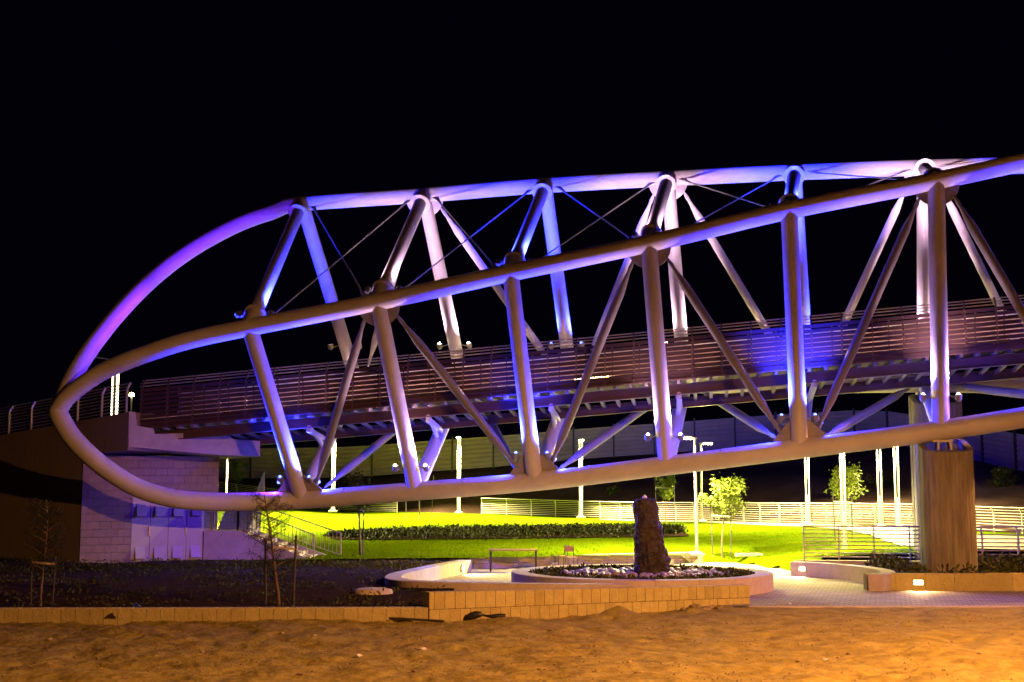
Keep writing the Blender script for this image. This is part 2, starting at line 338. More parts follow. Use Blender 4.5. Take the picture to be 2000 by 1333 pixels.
# ================================================================== FOOTBRIDGE
tT = lambda i: lerp(3.4, 4.6, (i - 1) / 5); tN = lambda i: lerp(-1.8, -0.5, (i - 1) / 5)
tB = lambda i: lerp(1.0, -1.0, (i - 1) / 5); tF = lambda i: lerp(5.8, 4.9, (i - 1) / 5)
PX = dict(T=[(590, 398), (828, 381), (1065, 362), (1304, 349), (1552, 337), (1804, 328), (2065, 322)],
          N=[(487, 640), (738, 590), (997, 533), (1267, 476), (1541, 411), (1828, 354), (2125, 288)],
          B=[(590, 977), (812, 960), (1045, 941), (1302, 910), (1562, 877), (1838, 841), (2125, 795)],
          F=[(695, 742), (903, 745), (1117, 750), (1338, 752), (1577, 752), (1806, 750), (2045, 752)])
TF = dict(T=tT, N=tN, B=tB, F=tF)
ND = {c: {i + 1: att(*p, TF[c](i + 1)) for i, p in enumerate(PX[c])} for c in PX}
for c in ND: ND[c][8] = ND[c][7] * 2 - ND[c][6]
TIP = att(113, 803, -2.5)
preT = [att(151, 721, -1.9), att(213, 634, -0.9), att(287, 555, 0.2), att(367, 492, 1.4), att(459, 441, 2.5), att(530, 415, 3.05)]
preN = [att(131, 777, -2.5), att(164, 750, -2.5), att(200, 727, -2.45), att(245, 707, -2.4), att(288, 691, -2.3), att(338, 674, -2.2), att(395, 659, -2.05)]
preB = [att(119, 819, -2.5), att(142, 856, -2.4), att(182, 896, -2.2), att(229, 931, -1.8), att(275, 956, -1.4), att(324, 971, -1.0), att(370, 978, -0.6), (att(430, 981, -0.1)), att(510, 980, 0.5)]
preF = [att(330, 828, 5.0), att(430, 790, 5.4), att(560, 752, 5.7)]
base = Vector((0, 45, 0))
bridge = thing('footbridge', base, 'long white tubular footbridge with twisted pipe truss lit blue and white', 'footbridge')
def chord(pts, r, first, label):
    sp = spline(pts, 7); mb = MB(); mb.tube(sp, r, 28)
    acc = 0
    for i in range(3, len(sp) - 2):
        if i % 7 == 3: d = (sp[i + 1] - sp[i]).normalized() * 0.012; mb.tube([sp[i] - d * 1.5, sp[i] + d * 1.5], r * 1.03, 28)
    o = mb.build('chord', 'paint', bridge); o['label'] = label; return o
nn = range(1, 9)
chord([TIP] + preT + [ND['T'][i] for i in nn], 0.31, 0, 'high arched top tube at the far side')
chord([TIP] + preN + [ND['N'][i] for i in nn], 0.31, 0, 'near middle tube crossing the whole bridge')
chord([TIP] + preB + [ND['B'][i] for i in nn], 0.335, 0, 'lowest tube curving down from the pointed tip')
chord(preF + [ND['F'][i] for i in nn], 0.33, 0, 'far lower tube behind the walkway')
nose = MB(); nose.lathe(TIP, [(0.001, -0.32), (0.16, -0.28), (0.28, -0.16), (0.325, 0), (0.28, 0.16), (0.16, 0.28), (0.001, 0.32)], 24); nose.build('chord_tip', 'paint', bridge)

def ring(p, d, r, parent=None):
    d = d.normalized(); mb = MB(); mb.tube([p - d * 0.045, p - d * 0.008], r, 24); mb.tube([p + d * 0.008, p + d * 0.045], r, 24)
    x = d.cross(Vector((0.3, 0.8, 0.5))).normalized(); y = d.cross(x)
    for k in range(16):
        a = k * math.pi / 8; q = p + (x * math.cos(a) + y * math.sin(a)) * (r - 0.05); mb.tube([q - d * 0.075, q + d * 0.075], 0.02, 6)
    return mb.build('flange_ring', 'paint', bridge)
def member(name, a, b, r, m='paint', n=22): return MB().tube([a, lerp(a, b, 0.5), b], r, n).build(name, m, bridge)
def flood(p, aim, blue, power, size=64, dome=True, lit=True, clamp_to=None, violet=False):
    d = (Vector(aim) - p).normalized(); mb = MB(); mb.tube([p - d * 0.20, p - d * 0.14, p - d * 0.02, p + d * 0.02], [0.05, 0.10, 0.115, 0.125], 14)
    if clamp_to: mb.tube([p - d * 0.12, (p + clamp_to) / 2 - Vector((0, 0, 0.06)), clamp_to], 0.022, 6)
    f = mb.build('floodlight', 'house', bridge)
    if lit:
        g = MB(); s = 0.055
        x = d.cross(Vector((0.2, 0.3, 0.9))).normalized(); y = d.cross(x); c = p + d * 0.03
        prof = [(s, 0), (s * 0.85, s * 0.5), (s * 0.5, s * 0.85), (0.001, s)]
        vs = [c + (x * math.cos(2 * math.pi * k / 12) + y * math.sin(2 * math.pi * k / 12)) * r + d * h for k in range(12) for r, h in prof]
        g.add(vs, [(k * 4 + i, ((k + 1) % 12) * 4 + i, ((k + 1) % 12) * 4 + i + 1, k * 4 + i + 1) for k in range(12) for i in range(3)], True)
        g.build('lens', 'glow_blue' if blue else 'glow_white', f)
        spot('flood_beam', p + d * 0.16, aim, VIOLET if violet else (BLUE if blue else WARM), power, size, 1.0, 0.10, f)
    else:
        MB().tube([p + d * 0.02, p + d * 0.03], 0.10, 14).build('lens', 'white', f)
    return f
for i in range(1, 9):
    T, N, B, F = (ND[c][i] for c in 'TNBF'); blue = i % 2 == 1
    member('near_post', B, N, 0.285); member('far_post', F, T, 0.265); member('bottom_strut', B, F, 0.26)
    d = (T - N); L = d.length; dn = d.normalized()
    a = N + dn * min(0.78, L * 0.2); b = T - dn * min(0.62, L * 0.16)
    MB().tube([N, a], 0.33, 22).build('strut_socket', 'paint', bridge); MB().tube([b, T], 0.33, 22).build('strut_socket', 'paint', bridge)
    member('top_strut', a, b, 0.245); ring(a, dn, 0.40); ring(b, dn, 0.40)
    if i > 7: continue
    # fixtures
    p = BLUE if blue else WARM; pw_ = BR_P if blue else WH_P
    k = (N - B).normalized(); q = lerp(B, N, 0.135)
    for sg in (-1, 1):
        f0 = q + U * sg * 0.56 - W * 0.06; flood(f0, lerp(B, N, 0.72) + U * sg * 0.05, blue, pw_ * (1.6 if blue else 1.4), 84, clamp_to=q + U * sg * 0.27)
    q = a + dn * 0.05; rel = 1.0 if blue else 1.3
    for sg in (-1, 1):
        f0 = q + U * sg * 0.58 - Vector((0, 0, 0.02)); flood(f0, (lerp(N, T, 0.9) + U * sg * 0.1) if not (i == 1 and sg < 0) else att(400, 475, 1.8), blue, pw_ * (0.95 if not (i == 1 and sg < 0) else 0.32) * rel, 92 if not (i == 1 and sg < 0) else 100, clamp_to=q + U * sg * 0.25, violet=(i == 1 and sg < 0))
    if i == 1:
        flood(a + U * -0.75 + W * 0.15, att(215, 632, -0.9), True, BR_P * 0.33, 60, clamp_to=a - U * 0.3, violet=True)
    if blue:
        q = lerp(B, N, 0.11)
        for sg, j in ((-1, i - 1), (1, i + 1)):
            tg = ND['B'][j] if j > 0 else preB[-2]
            flood(q + U * sg * 0.75 + W * 0.25, lerp(B, tg, 0.6), True, BR_P * (0.10 if j > 0 else 0.07), 175, clamp_to=q + U * sg * 0.27, violet=(j == 0))
    q = lerp(F, T, 0.2)
    for sg in (-1, 1):
        f0 = q + U * sg * 0.6 - W * 0.12; flood(f0, lerp(F, T, 0.75) + U * sg * 0.12, blue, pw_ * (0.6 if blue else 1.25), 80, clamp_to=q + U * sg * 0.25, lit=(i > 1))
def rod(a, b, r, name='diagonal_rod', trim0=0.55, trim1=0.55, m='rod'):
    d = (b - a); L = d.length; dn = d.normalized(); a = a + dn * trim0; b = b - dn * trim1; L = (b - a).length
    e = 0.05 if r > 0.08 else r; t = min(0.75, L * 0.15)
    st_ = [0, 0.25, 0.45, 0.45 + t, L - 0.45 - t, L - 0.45, L - 0.25, L] if r > 0.08 else [0, L]
    rr = [0.035, 0.075, 0.06, r, r, 0.06, 0.075, 0.035] if r > 0.08 else [r, r]
    return MB().tube([a + dn * s for s in st_], rr, 12).build(name, m, bridge)
def disc_gusset(c, nrm, dn_, r, mt='gusset'):
    n = nrm.normalized() * 0.025; dn = dn_.normalized(); x = n.normalized().cross(dn)
    return MB().prism([c - n + (x * math.cos(a) + dn * math.sin(a)) * r for a in np.linspace(0, math.pi, 20)], n * 2).build('gusset_disc', mt, bridge)
for i in (2, 4, 6, 8):
    # near face and far face: diagonals from even upper nodes to odd lower nodes
    for up, lo, off in (('N', 'B', 0.0), ('T', 'F', 0.0)):
        pn = (ND[up][i] - ND[lo][i]).normalized()
        for j in (i - 1, i + 1):
            if j > 8: continue
            sgn = -1 if j < i else 1
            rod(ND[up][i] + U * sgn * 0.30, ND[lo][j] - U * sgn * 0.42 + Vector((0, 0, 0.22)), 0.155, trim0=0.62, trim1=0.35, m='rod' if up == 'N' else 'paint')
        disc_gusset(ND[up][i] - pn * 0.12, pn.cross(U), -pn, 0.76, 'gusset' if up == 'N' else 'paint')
    for j in (i - 1, i + 1):            # underside
        if j > 8: continue
        sgn = -1 if j < i else 1
        rod(ND['F'][i] + U * sgn * 0.3, ND['B'][j] - U * sgn * 0.6 + Vector((0, 0, 0.25)), 0.15, trim0=0.5, trim1=0.35)
for i in (1, 3, 5, 7):
    for sg in (-1, 1):                  # triangular gussets at the foot of the near posts
        B = ND['B'][i]; k = (ND['N'][i] - B).normalized(); cd = (ND['B'][i + 1] - B).normalized()
        MB().prism([B + cd * sg * 0.2, B + cd * sg * 1.0, B + cd * sg * 0.85 + k * 0.42, B + cd * sg * 0.35 + k * 0.95, B + cd * sg * 0.2 + k * 0.95], k.cross(cd) * 0.05).build('foot_gusset', 'gusset', bridge)
for i in range(1, 8):                   # thin crossed ties of the top face
    for a, b in ((ND['N'][i], ND['T'][i + 1]), (ND['T'][i], ND['N'][i + 1])):
        rod(a + U * 0.35, b - U * 0.35, 0.027, 'tie_rod', 0.1, 0.1, 'cable')
        dn = (b - a).normalized()
        MB().prism([a + U * 0.15 + dn * 0.05, a + dn * 1.0 + U * 0.30, a + U * 0.5 + dn * 0.1], (0, 0, 0.03)).build('tie_plate', 'paint', bridge)
        MB().prism([b - U * 0.15 - dn * 0.05, b - dn * 1.0 - U * 0.30, b - U * 0.5 - dn * 0.1], (0, 0, 0.03)).build('tie_plate', 'paint', bridge)

# --- walkway
pA, pB_ = att(300, 836, 0), att(1900, 690, 0)
sA, sB = sof(pA), sof(pB_); slope = (pB_.z - pA.z) / (sB - sA)
def dz(s): return pA.z + slope * (s - sA)
S0, S1 = -28.7, 13.3
DV = (U + Vector((0, 0, slope))).normalized()
DW = 3.6
def run(mb, t, z, w, h, s0=S0, s1=S1): mb.bar(st(s0, t, dz(s0) + z), st(s1, t, dz(s1) + z), w, h); return mb
run(MB(), DW / 2, 0.12, DW - 0.1, 0.12).build('deck_slab', 'deckpan', bridge)
for t, zo in ((0.75, 0.0), (2.75, -0.34)): run(run(run(MB(), t, -0.27 + zo, 0.05, 0.33), t, -0.105 + zo, 0.26, 0.03), t, -0.445 + zo, 0.30, 0.03).build('deck_beam', 'beam', bridge)
for t in (0.04, DW - 0.04): run(MB(), t, 0.16, 0.06, 0.20).build('edge_beam', 'beam', bridge)
jm = None
for k in range(74):
    s = S0 + 0.4 + k * 0.56
    if jm is None:
        j0 = st(s, 0.08, dz(s) - 0.02); jb = MB(); jb.bar(j0, j0 + W * (DW - 0.16), 0.10, 0.14); jm = jb.mesh('joist', 'joist', j0)
    link('joist', jm, st(s, 0.08, dz(s) - 0.02), bridge)
    if k == 0: j1 = st(s, 0.78, dz(s) - 0.33); jm2 = MB().bar(j1, j1 + W * 1.95 - Vector((0, 0, 0.20)), 0.12, 0.10).mesh('joist', 'joist', j1)
    link('joist', jm2, st(s, 0.78, dz(s) - 0.33), bridge)
for i in range(1, 8):                   # bracket arms carrying the beams from the bottom struts
    B, F = ND['B'][i], ND['F'][i]; s = sof(lerp(B, F, 0.5)); z0 = dz(s) - 0.45
    kz = max(0.12, min(0.9, (z0 - B.z) / (F.z - B.z))); q = lerp(B, F, kz); s = sof(q)
    mb = MB(); mb.bar(st(s, 0.6, dz(s) - 0.55), st(s, 2.9, dz(s) - 0.86), 0.16, 0.16)
    tq = (q - RP).dot(W)
    mb.tube(spline([st(s, 0.65, dz(s) - 0.45), lerp(st(s, 0.65, dz(s) - 0.62), lerp(B, F, kz * 0.8), 0.5), lerp(B, F, kz * 0.72)], 5), 0.09, 10)
    mb.build('bracket_arm', 'paint', bridge)
railing = link('railing', run(MB(), 0.0, 0.02, 0.05, 0.05).mesh('bottom_rail', 'beam', st(S0, 0, dz(S0))), st(S0, 0, dz(S0)), bridge)
NB = 33; BAY = 1.02; SL = 9; PIT = 0.165
slat_me = None; post_me = None
for k in range(NB + 8):
    s = S0 + 0.1 + k * BAY
    o0 = st(s, 0, dz(s))
    if post_me is None:
        pb = MB(); pts = [o0 + W * 0.05, o0 + W * 0.05 + Vector((0, 0, 1.5)), o0 + W * 0.14 + Vector((0, 0, 1.68)), o0 + W * 0.30 + Vector((0, 0, 1.84))]
        for a_, b_ in zip(pts, pts[1:]): pb.bar(a_, b_, 0.05, 0.09, W)
        for h in range(SL): pb.box(o0 + Vector((0, 0, 0.03 + PIT * (h + 0.5))) - W * 0.035, (0.07, 0.02, 0.05), -TH)
        post_me = pb.mesh('post', 'beam', o0)
    link('post', post_me, o0, railing)
    if k >= NB: continue
    if slat_me is None:
        sb_ = MB(); a_ = o0 + DV * 0.015; sb_.bar(a_, o0 + DV * (BAY - 0.015), 0.03, PIT - 0.038); slat_me = sb_.mesh('slat', 'slat', o0)
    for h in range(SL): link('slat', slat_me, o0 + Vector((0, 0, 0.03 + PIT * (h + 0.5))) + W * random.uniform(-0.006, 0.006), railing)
rest = MB()
for h in range(SL):
    s = S0 + 0.1 + NB * BAY; rest.bar(st(s, 0, dz(s) + 0.03 + PIT * (h + 0.5)), st(S1, 0, dz(S1) + 0.03 + PIT * (h + 0.5)), 0.03, PIT - 0.036)
tag(rest.build('slats_beyond', 'slat', railing), kind='stuff')
for tt, z in ((0.10, 1.60), (0.17, 1.72), (0.28, 1.83)): MB().tube([st(S0, tt, dz(S0) + z), st(S1, tt, dz(S1) + z)], 0.022, 8).build('rail', 'rail', railing)
# far side railing
rail2 = link('railing', run(MB(), DW, 0.02, 0.05, 0.05).mesh('bottom_rail', 'beam', st(S0, DW, dz(S0))), st(S0, DW, dz(S0)), bridge)
for h in range(SL): MB().bar(st(S0, DW, dz(S0) + 0.03 + PIT * (h + 0.5)), st(S1, DW, dz(S1) + 0.03 + PIT * (h + 0.5)), 0.03, PIT - 0.036).build('slat', 'slat_lit', rail2)
p2 = None
for k in range(41):
    s = S0 + 0.1 + k * BAY; o0 = st(s, DW, dz(s))
    if p2 is None:
        pb = MB(); pts = [o0 - W * 0.05, o0 - W * 0.05 + Vector((0, 0, 1.5)), o0 - W * 0.14 + Vector((0, 0, 1.68)), o0 - W * 0.30 + Vector((0, 0, 1.84))]
        for a_, b_ in zip(pts, pts[1:]): pb.bar(a_, b_, 0.05, 0.09, W)
        p2 = pb.mesh('post', 'beam', o0)
    link('post', p2, o0, rail2)
for tt, z in ((0.10, 1.60), (0.17, 1.72), (0.28, 1.83)): MB().tube([st(S0, DW - tt, dz(S0) + z), st(S1, DW - tt, dz(S1) + z)], 0.022, 8).build('rail', 'rail', rail2)
for k in range(11):                     # hidden strips added behind near slats to brighten far railing, plus visible far strips
    s = S0 + 3.0 + k * 3.3; c0 = st(s, 0.14, dz(s) + 0.785); hs_ = MB().bar(c0 + Vector((0, 0, 0.045)), c0 + DV * 2.4 + Vector((0, 0, 0.045)), 0.20, 0.03).build('strip_light', 'beam', bridge); MB().bar(c0, c0 + DV * 2.4, 0.04, 0.04).build('light_tube', 'glow_added_strip', hs_)
    if k in (3, 4): s += -1.2 + (k - 3) * 1.0; c0 = st(s, DW - 0.12, dz(s) + 0.54 + 0.03 * k); hs_ = MB().bar(c0 + Vector((0, 0, 0.06)), c0 + DV * 1.3 + Vector((0, 0, 0.06)), 0.14, 0.03).build('strip_light', 'beam', bridge); MB().bar(c0, c0 + DV * 1.3, 0.04, 0.07).build('light_tube', 'glow_wall', hs_)

# ================================================================== PIERS
def pier(name, c, w, dp, ztop, label, z0=0.0):
    t = thing(name, Vector((c.x, c.y, z0)), label, 'pier', 'concrete piers under the bridge')
    def ringpts(wd, d, r, n=8):
        out = []
        for sx, sy, a0 in ((1, 1, 0), (-1, 1, 90), (-1, -1, 180), (1, -1, 270)):
            for k in range(n + 1):
                a = R(a0 + 90 * k / n); out.append((sx * (wd / 2 - r) + r * math.cos(a), sy * (d / 2 - r) + r * math.sin(a)))
        return [Vector((c.x, c.y, 0)) + U * x + W * y for x, y in out]
    o_ = ringpts(w, dp, 0.55); dense = []
    for a_, b_ in zip(o_, o_[1:] + o_[:1]):
        for k in range(max(1, round((b_ - a_).length / 0.09))): dense.append(lerp(a_, b_, k / max(1, round((b_ - a_).length / 0.09))))
    cen = Vector((c.x, c.y, 0)); o_ = []
    for k, p in enumerate(dense):
        off = random.choice((-0.012, 0.0, 0.0, 0.008)); nx = dense[(k + 1) % len(dense)]; dr_ = (p + nx) / 2 - cen; dr_ = dr_.normalized()
        o_ += [lerp(p, nx, 0.04) + dr_ * off, lerp(p, nx, 0.96) + dr_ * off]
    i_ = []
    for p in o_:
        q = p - cen; x_, y_ = q.dot(U), q.dot(W); hx, hy = (w - 0.42) / 2, (dp - 0.5) / 2
        k = min(hx / max(abs(x_), 1e-6), hy / max(abs(y_), 1e-6)); i_.append(cen + U * x_ * k + W * y_ * k)
    n = len(o_)
    mb = MB(); up = Vector((0, 0, 1)); sz = lambda p: (p - Vector((c.x, c.y, 0))).dot(W) * 0.27 + 0.27
    for zs, ring_, flip in (((z0, ztop), o_, False), ((ztop - 0.6, ztop), i_, True)):
        vs = [p + up * (zs[0] if not flip else zs[0] + sz(p)) for p in ring_] + [p + up * (zs[1] + sz(p)) for p in ring_]
        mb.add(vs, [((i, n + i, n + (i + 1) % n, (i + 1) % n) if flip else (i, (i + 1) % n, n + (i + 1) % n, n + i)) for i in range(n)], False)
    mb.add([p + up * (ztop + sz(p)) for p in o_] + [p + up * (ztop + sz(p)) for p in i_], [(i, (i + 1) % n, n + (i + 1) % n, n + i) for i in range(n)])
    mb.add([p + up * (ztop - 0.6 + sz(p)) for p in i_], [tuple(range(n))])
    mb.build('shaft', 'conc', t)
    return t
Bp, Fp = ND['B'][6], ND['F'][6]
zt = at(1845, 884, Bp.y - 0.5).z
pr = pier('bridge_pier', Bp + U * 0.10 + W * 0.15, 1.62, 2.0, zt, 'near concrete pier with board marks carrying the lowest white tube', 0.2)
m_ = MB()
for sg in (-1, 1): m_.bar(Bp + U * (0.05 + sg * 0.18) - Vector((0, 0, 0.3)), Bp + U * (0.05 + sg * 0.24) - Vector((0, 0, Bp.z - zt + 0.55)), 0.07, 0.5, W)
m_.box(Bp - Vector((0, 0, 0.36)), (0.62, 0.6, 0.07), -TH); m_.build('bearing', 'paint', pr)
zt2 = at(1820, 790, Fp.y - 0.9).z
pr2 = pier('bridge_pier', Fp + U * 0.35 + W * 0.1, 1.75, 2.0, min(zt2, Fp.z - 0.55), 'taller far concrete pier partly hidden behind the near pier', 0.3)
m_ = MB(); m_.box(Fp - Vector((0, 0, 0.36)), (0.62, 0.6, 0.07), -TH); m_.box(Fp - Vector((0, 0, 0.7)), (0.2, 0.5, 0.9), -TH); m_.build('bearing', 'paint', pr2)

# ================================================================== ABUTMENT
corner = at(163, 1000, 47.6); capr = at(252, 805, 46.3); fr = Vector((-14.1, 46.3, 0)); fl0 = at(0, 850, 50.0)
dirw = Vector((fl0.x - capr.x, fl0.y - capr.y, 0)).normalized()        # along the wing wall, to the left
backw = Vector((-dirw.y, dirw.x, 0)); backw = backw if backw.y > 0 else -backw
ab = thing('bridge_abutment', Vector((corner.x, corner.y, 0.2)), 'pale block abutment and wing wall under the left end of the bridge', 'abutment')
far = capr + dirw * 30; sl = (capr.z - fl0.z) / (Vector((fl0.x, fl0.y, 0)) - Vector((capr.x, capr.y, 0))).length
c0 = Vector((capr.x, capr.y, 0)); cc = Vector((corner.x, corner.y, 0)); cd_ = (cc - c0).dot(dirw); cw = c0 + dirw * cd_
MB().prism([cw + Vector((0, 0, 0.0)), cw + dirw * 26 + Vector((0, 0, 0)), c0 + dirw * (cd_ + 26) + Vector((0, 0, capr.z - sl * (cd_ + 26))), c0 + Vector((0, 0, capr.z)), c0 + Vector((0, 0, 4.5)), cw + Vector((0, 0, 4.42))], backw * 3.5).build('wing_wall', 'wing', ab)
br_ = at(425, 1000, 50.0); bl = cw; bdir = (Vector((br_.x, br_.y, 0)) - bl); BLN = bdir.length; bdir.normalize(); bback = Vector((-bdir.y, bdir.x, 0))
MB().prism([bl + bback * 0.05 + Vector((0, 0, 0)), bl + bback * 0.05 + bdir * (BLN - 0.02), bl + bback * 0.05 + bdir * (BLN - 0.02) + Vector((0, 0, 4.3)), bl + bback * 0.05 + Vector((0, 0, 4.4))], bback * 5).build('core_wall', 'mortar', ab)
unit = MB()
def chamfer_box(mb, e=0.04):
    a = 0.5; b = 0.5 - e
    vs = [(x * b, y * b, z * a) for z in (-1, 1) for x, y in ((-1, -1), (1, -1), (1, 1), (-1, 1))] + [(x * a, y * a, z * b) for z in (-1, 1) for x, y in ((-1, -1), (1, -1), (1, 1), (-1, 1))]
    fs = [(3, 2, 1, 0), (4, 5, 6, 7)]
    for k in range(4):
        n = (k + 1) % 4; fs += [(8 + k, 8 + n, 12 + n, 12 + k), (k, n, 8 + n, 8 + k), (12 + k, 12 + n, 4 + n, 4 + k)]
    return mb.add(vs, fs)
chamfer_box(unit)
UB = {}
def block(parent, c, size, rz, mt, name='block'):
    if mt not in UB: UB[mt] = unit.mesh('block', mt)
    o = link(name, UB[mt], c, parent); o.scale = size; o.rotation_euler = (0, 0, rz); return o
brz = math.atan2(bdir.y, bdir.x)
dl = at(253, 1040, 48.6); dr = at(399, 1040, 49.7)
uL = (Vector((dl.x, dl.y, 0)) - bl).dot(bdir); uR = (Vector((dr.x, dr.y, 0)) - bl).dot(bdir); zD0, zD1 = 0.35, at(253, 978, 48.6).z
BH = 0.29; row = 0; z = 0.12
while z < 4.3:
    u = -0.0 if row % 2 == 0 else -0.22
    h = min(BH, 4.36 - z)
    while u < BLN:
        a_, b_ = max(u, 0), min(u + 0.45, BLN)
        segs = [(a_, b_)]
        if z + h * 0.5 < zD1 + 0.12: segs = [(a_, min(b_, uL)), (max(a_, uR), b_)]
        for p, q in segs:
            if q - p > 0.05: block(ab, bl + bdir * (p + q) / 2 + bback * 0.06 + Vector((0, 0, z + h / 2)), (q - p - 0.007, 0.22, h - 0.007), brz, 'block')
        u += 0.45
    z += BH; row += 1
# seat beam under the walkway's end
cr = at(508, 870, 48.7); sd = Vector((cr.x - capr.x, cr.y - capr.y, 0)); SLN = sd.length; sd.normalize(); sb2 = Vector((-sd.y, sd.x, 0))
def cp(px, py):
    d = ray(px, py); n = sb2; o = Vector((capr.x, capr.y, 0)); k = (o - CAMP).dot(n) / d.dot(n); return CAMP + d * k
MB().prism([cp(252, 873), cp(430, 889), cp(508, 892), cp(508, 862), cp(455, 858), cp(450, 852), cp(392, 852), cp(390, 846), cp(302, 848), cp(300, 838), cp(268, 832), cp(264, 805), cp(252, 804)], sb2 * 4.2).build('seat_beam', 'conc2', ab)
# utility doors
dm = thing('utility_doors', bl + bdir * uL + Vector((0, 0, zD0)), 'four grey metal utility doors with sloping vent hoods', 'doors')
nD = 4; dwid = (uR - uL) / nD
def face(u, off, z): return bl + bdir * u - bback * off + Vector((0, 0, z))
fm = MB(); fm.bar(face(uL, -0.02, zD1 + 0.06), face(uR, -0.02, zD1 + 0.06), 0.2, 0.12); fm.bar(face(uL, -0.02, zD0 - 0.06), face(uR, -0.02, zD0 - 0.06), 0.2, 0.12); fm.build('door_frame', 'door', dm)
for k in range(nD):
    a_, b_ = uL + dwid * k + 0.008, uL + dwid * (k + 1) - 0.008
    d_ = MB().bar(face(a_, 0.03, (zD0 + zD1) / 2), face(b_, 0.03, (zD0 + zD1) / 2), 0.05, zD1 - zD0 - 0.01).build('door', 'door', dm)
    for zz in (zD1 - 0.60, zD0 + 0.10):
        u0, u1 = a_ + 0.16, b_ - 0.16; h = 0.46
        hd = MB(); P = [face(u0, 0.058, zz + h), face(u1, 0.058, zz + h), face(u1, 0.20, zz), face(u0, 0.20, zz), face(u0, 0.058, zz), face(u1, 0.058, zz)]
        hd.add(P, [(0, 3, 2, 1), (0, 4, 3), (1, 2, 5)]); hd.build('vent_hood', 'door', d_)
    if k in (0, 2): MB().bar(face(b_ - 0.02, 0.085, zD0 + 0.95), face(b_ - 0.02, 0.085, zD0 + 1.30), 0.05, 0.04, bback).build('handle', 'house', d_)
MB().bar(face(uL + 0.03, 0.062, zD1 - 0.16), face(uL + 0.12, 0.062, zD1 - 0.16), 0.008, 0.16).build('notice_label', 'white', dm)

# ================================================================== RAILINGS (park pattern)
def railing_run(name, pts, zf, h, nr, mt, label, spacing=1.75, group='horizontal bar railings in the park', lean=None, rr=0.02, cat='railing', pwd=0.08):
    pts = [Vector(p) for p in pts]; cum = [0]
    for a, b in zip(pts, pts[1:]): cum.append(cum[-1] + math.hypot(b.x - a.x, b.y - a.y))
    def pos(u):
        for i in range(len(pts) - 1):
            if u <= cum[i + 1] + 1e-6: return lerp(pts[i], pts[i + 1], (u - cum[i]) / (cum[i + 1] - cum[i] + 1e-9))
        return pts[-1]
    t = thing(name, Vector((pts[0].x, pts[0].y, zf(pts[0]))), label, cat, group)
    nrm = []
    for i, p in enumerate(pts):
        d = pts[min(i + 1, len(pts) - 1)] - pts[max(i - 1, 0)]; n = Vector((-d.y, d.x, 0)).normalized(); nrm.append(n * (lean or 1))
    for k in range(nr):
        zz = 0.12 + (h - 0.12) * k / (nr - 1); off = max(0, (zz / h - 0.78) / 0.22) * 0.16
        MB().tube([Vector((p.x, p.y, zf(p) + zz)) + n * off for p, n in zip(pts, nrm)], rr * (1.4 if k == nr - 1 else 1), 6).build('rail', mt, t)
    m = max(1, round(cum[-1] / spacing)); pme = {}
    for k in range(m + 1):
        p = pos(cum[-1] * k / m); q = pos(min(cum[-1], cum[-1] * k / m + 0.2)) - pos(max(0, cum[-1] * k / m - 0.2)); n = Vector((-q.y, q.x, 0)).normalized() * (lean or 1); d = q.normalized(); d.z = 0
        b0 = Vector((p.x, p.y, zf(p))) - n * 0.03
        mb = MB(); mb.bar(b0 - Vector((0, 0, 0.3)), b0 + Vector((0, 0, h * 0.78)), 0.05, pwd, n); mb.bar(b0 + Vector((0, 0, h * 0.78)), b0 + n * 0.16 + Vector((0, 0, h)), 0.05, pwd, n); mb.build('post', mt, t)
    return t
pz_ = lambda p: park_z(p.x, p.y)
S_ = spline(BACK, 6)
i810 = next(i for i, p in enumerate(S_) if 1000 + FPX * p.x / p.y > 806); i890 = next(i for i, p in enumerate(S_) if 1000 + FPX * p.x / p.y > 905)
railing_run('park_railing', S_[:i810], pz_, 1.1, 9, 'railp', 'cream bar railing behind the stairs at the left end of the lawn', 2.0, lean=-1)
railing_run('park_railing', S_[i890:], pz_, 1.15, 9, 'railp', 'long cream bar railing curving along the back of the lawn', 1.75, lean=-1)
bk2 = [p + Vector((p.x * 0.012, 2.6, 0)) for p in S_ if 1445 < 1000 + FPX * p.x / p.y < 1800]
railing_run('park_railing', bk2, lambda p: park_z(p.x * 0.985, p.y - 2.6) - 0.1, 0.72, 6, 'raild', 'lower tan railing just behind the long back railing at right', 0.6, rr=0.018)
nr_pts = [at(1571, 1090, 46.3), at(1690, 1093, 45.9), at(1800, 1095, 45.4), at(1930, 1092, 45.0), at(2060, 1090, 44.8)]
railing_run('park_railing', nr_pts, lambda p: 0.52, 1.22, 9, 'raild', 'dark railing running behind the concrete piers at right', 1.32, lean=1, rr=0.026, pwd=0.13)
kerb = MB(); kerb.bar(Vector((10.3, 46.35, 0.26)), Vector((21, 44.95, 0.26)), 0.3, 0.5); tag(kerb.build('ramp_kerb', 'stone', None), kind='structure')
def wing_top(p): return capr.z - sl * (Vector((p.x, p.y, 0)) - c0).dot(dirw)
wp = [c0 + dirw * x + backw * 0.12 for x in (0.25, 3, 6, 10, 16, 24)]
railing_run('wing_railing', wp[::-1], wing_top, 1.12, 9, 'rail', 'metal bar railing on top of the dark wing wall at left', 1.35, group=None, lean=1)
lp = [wp[0], wp[0] + U * 0.3 + W * 0.2, wp[0] + U * 0.55 + W * 0.55]

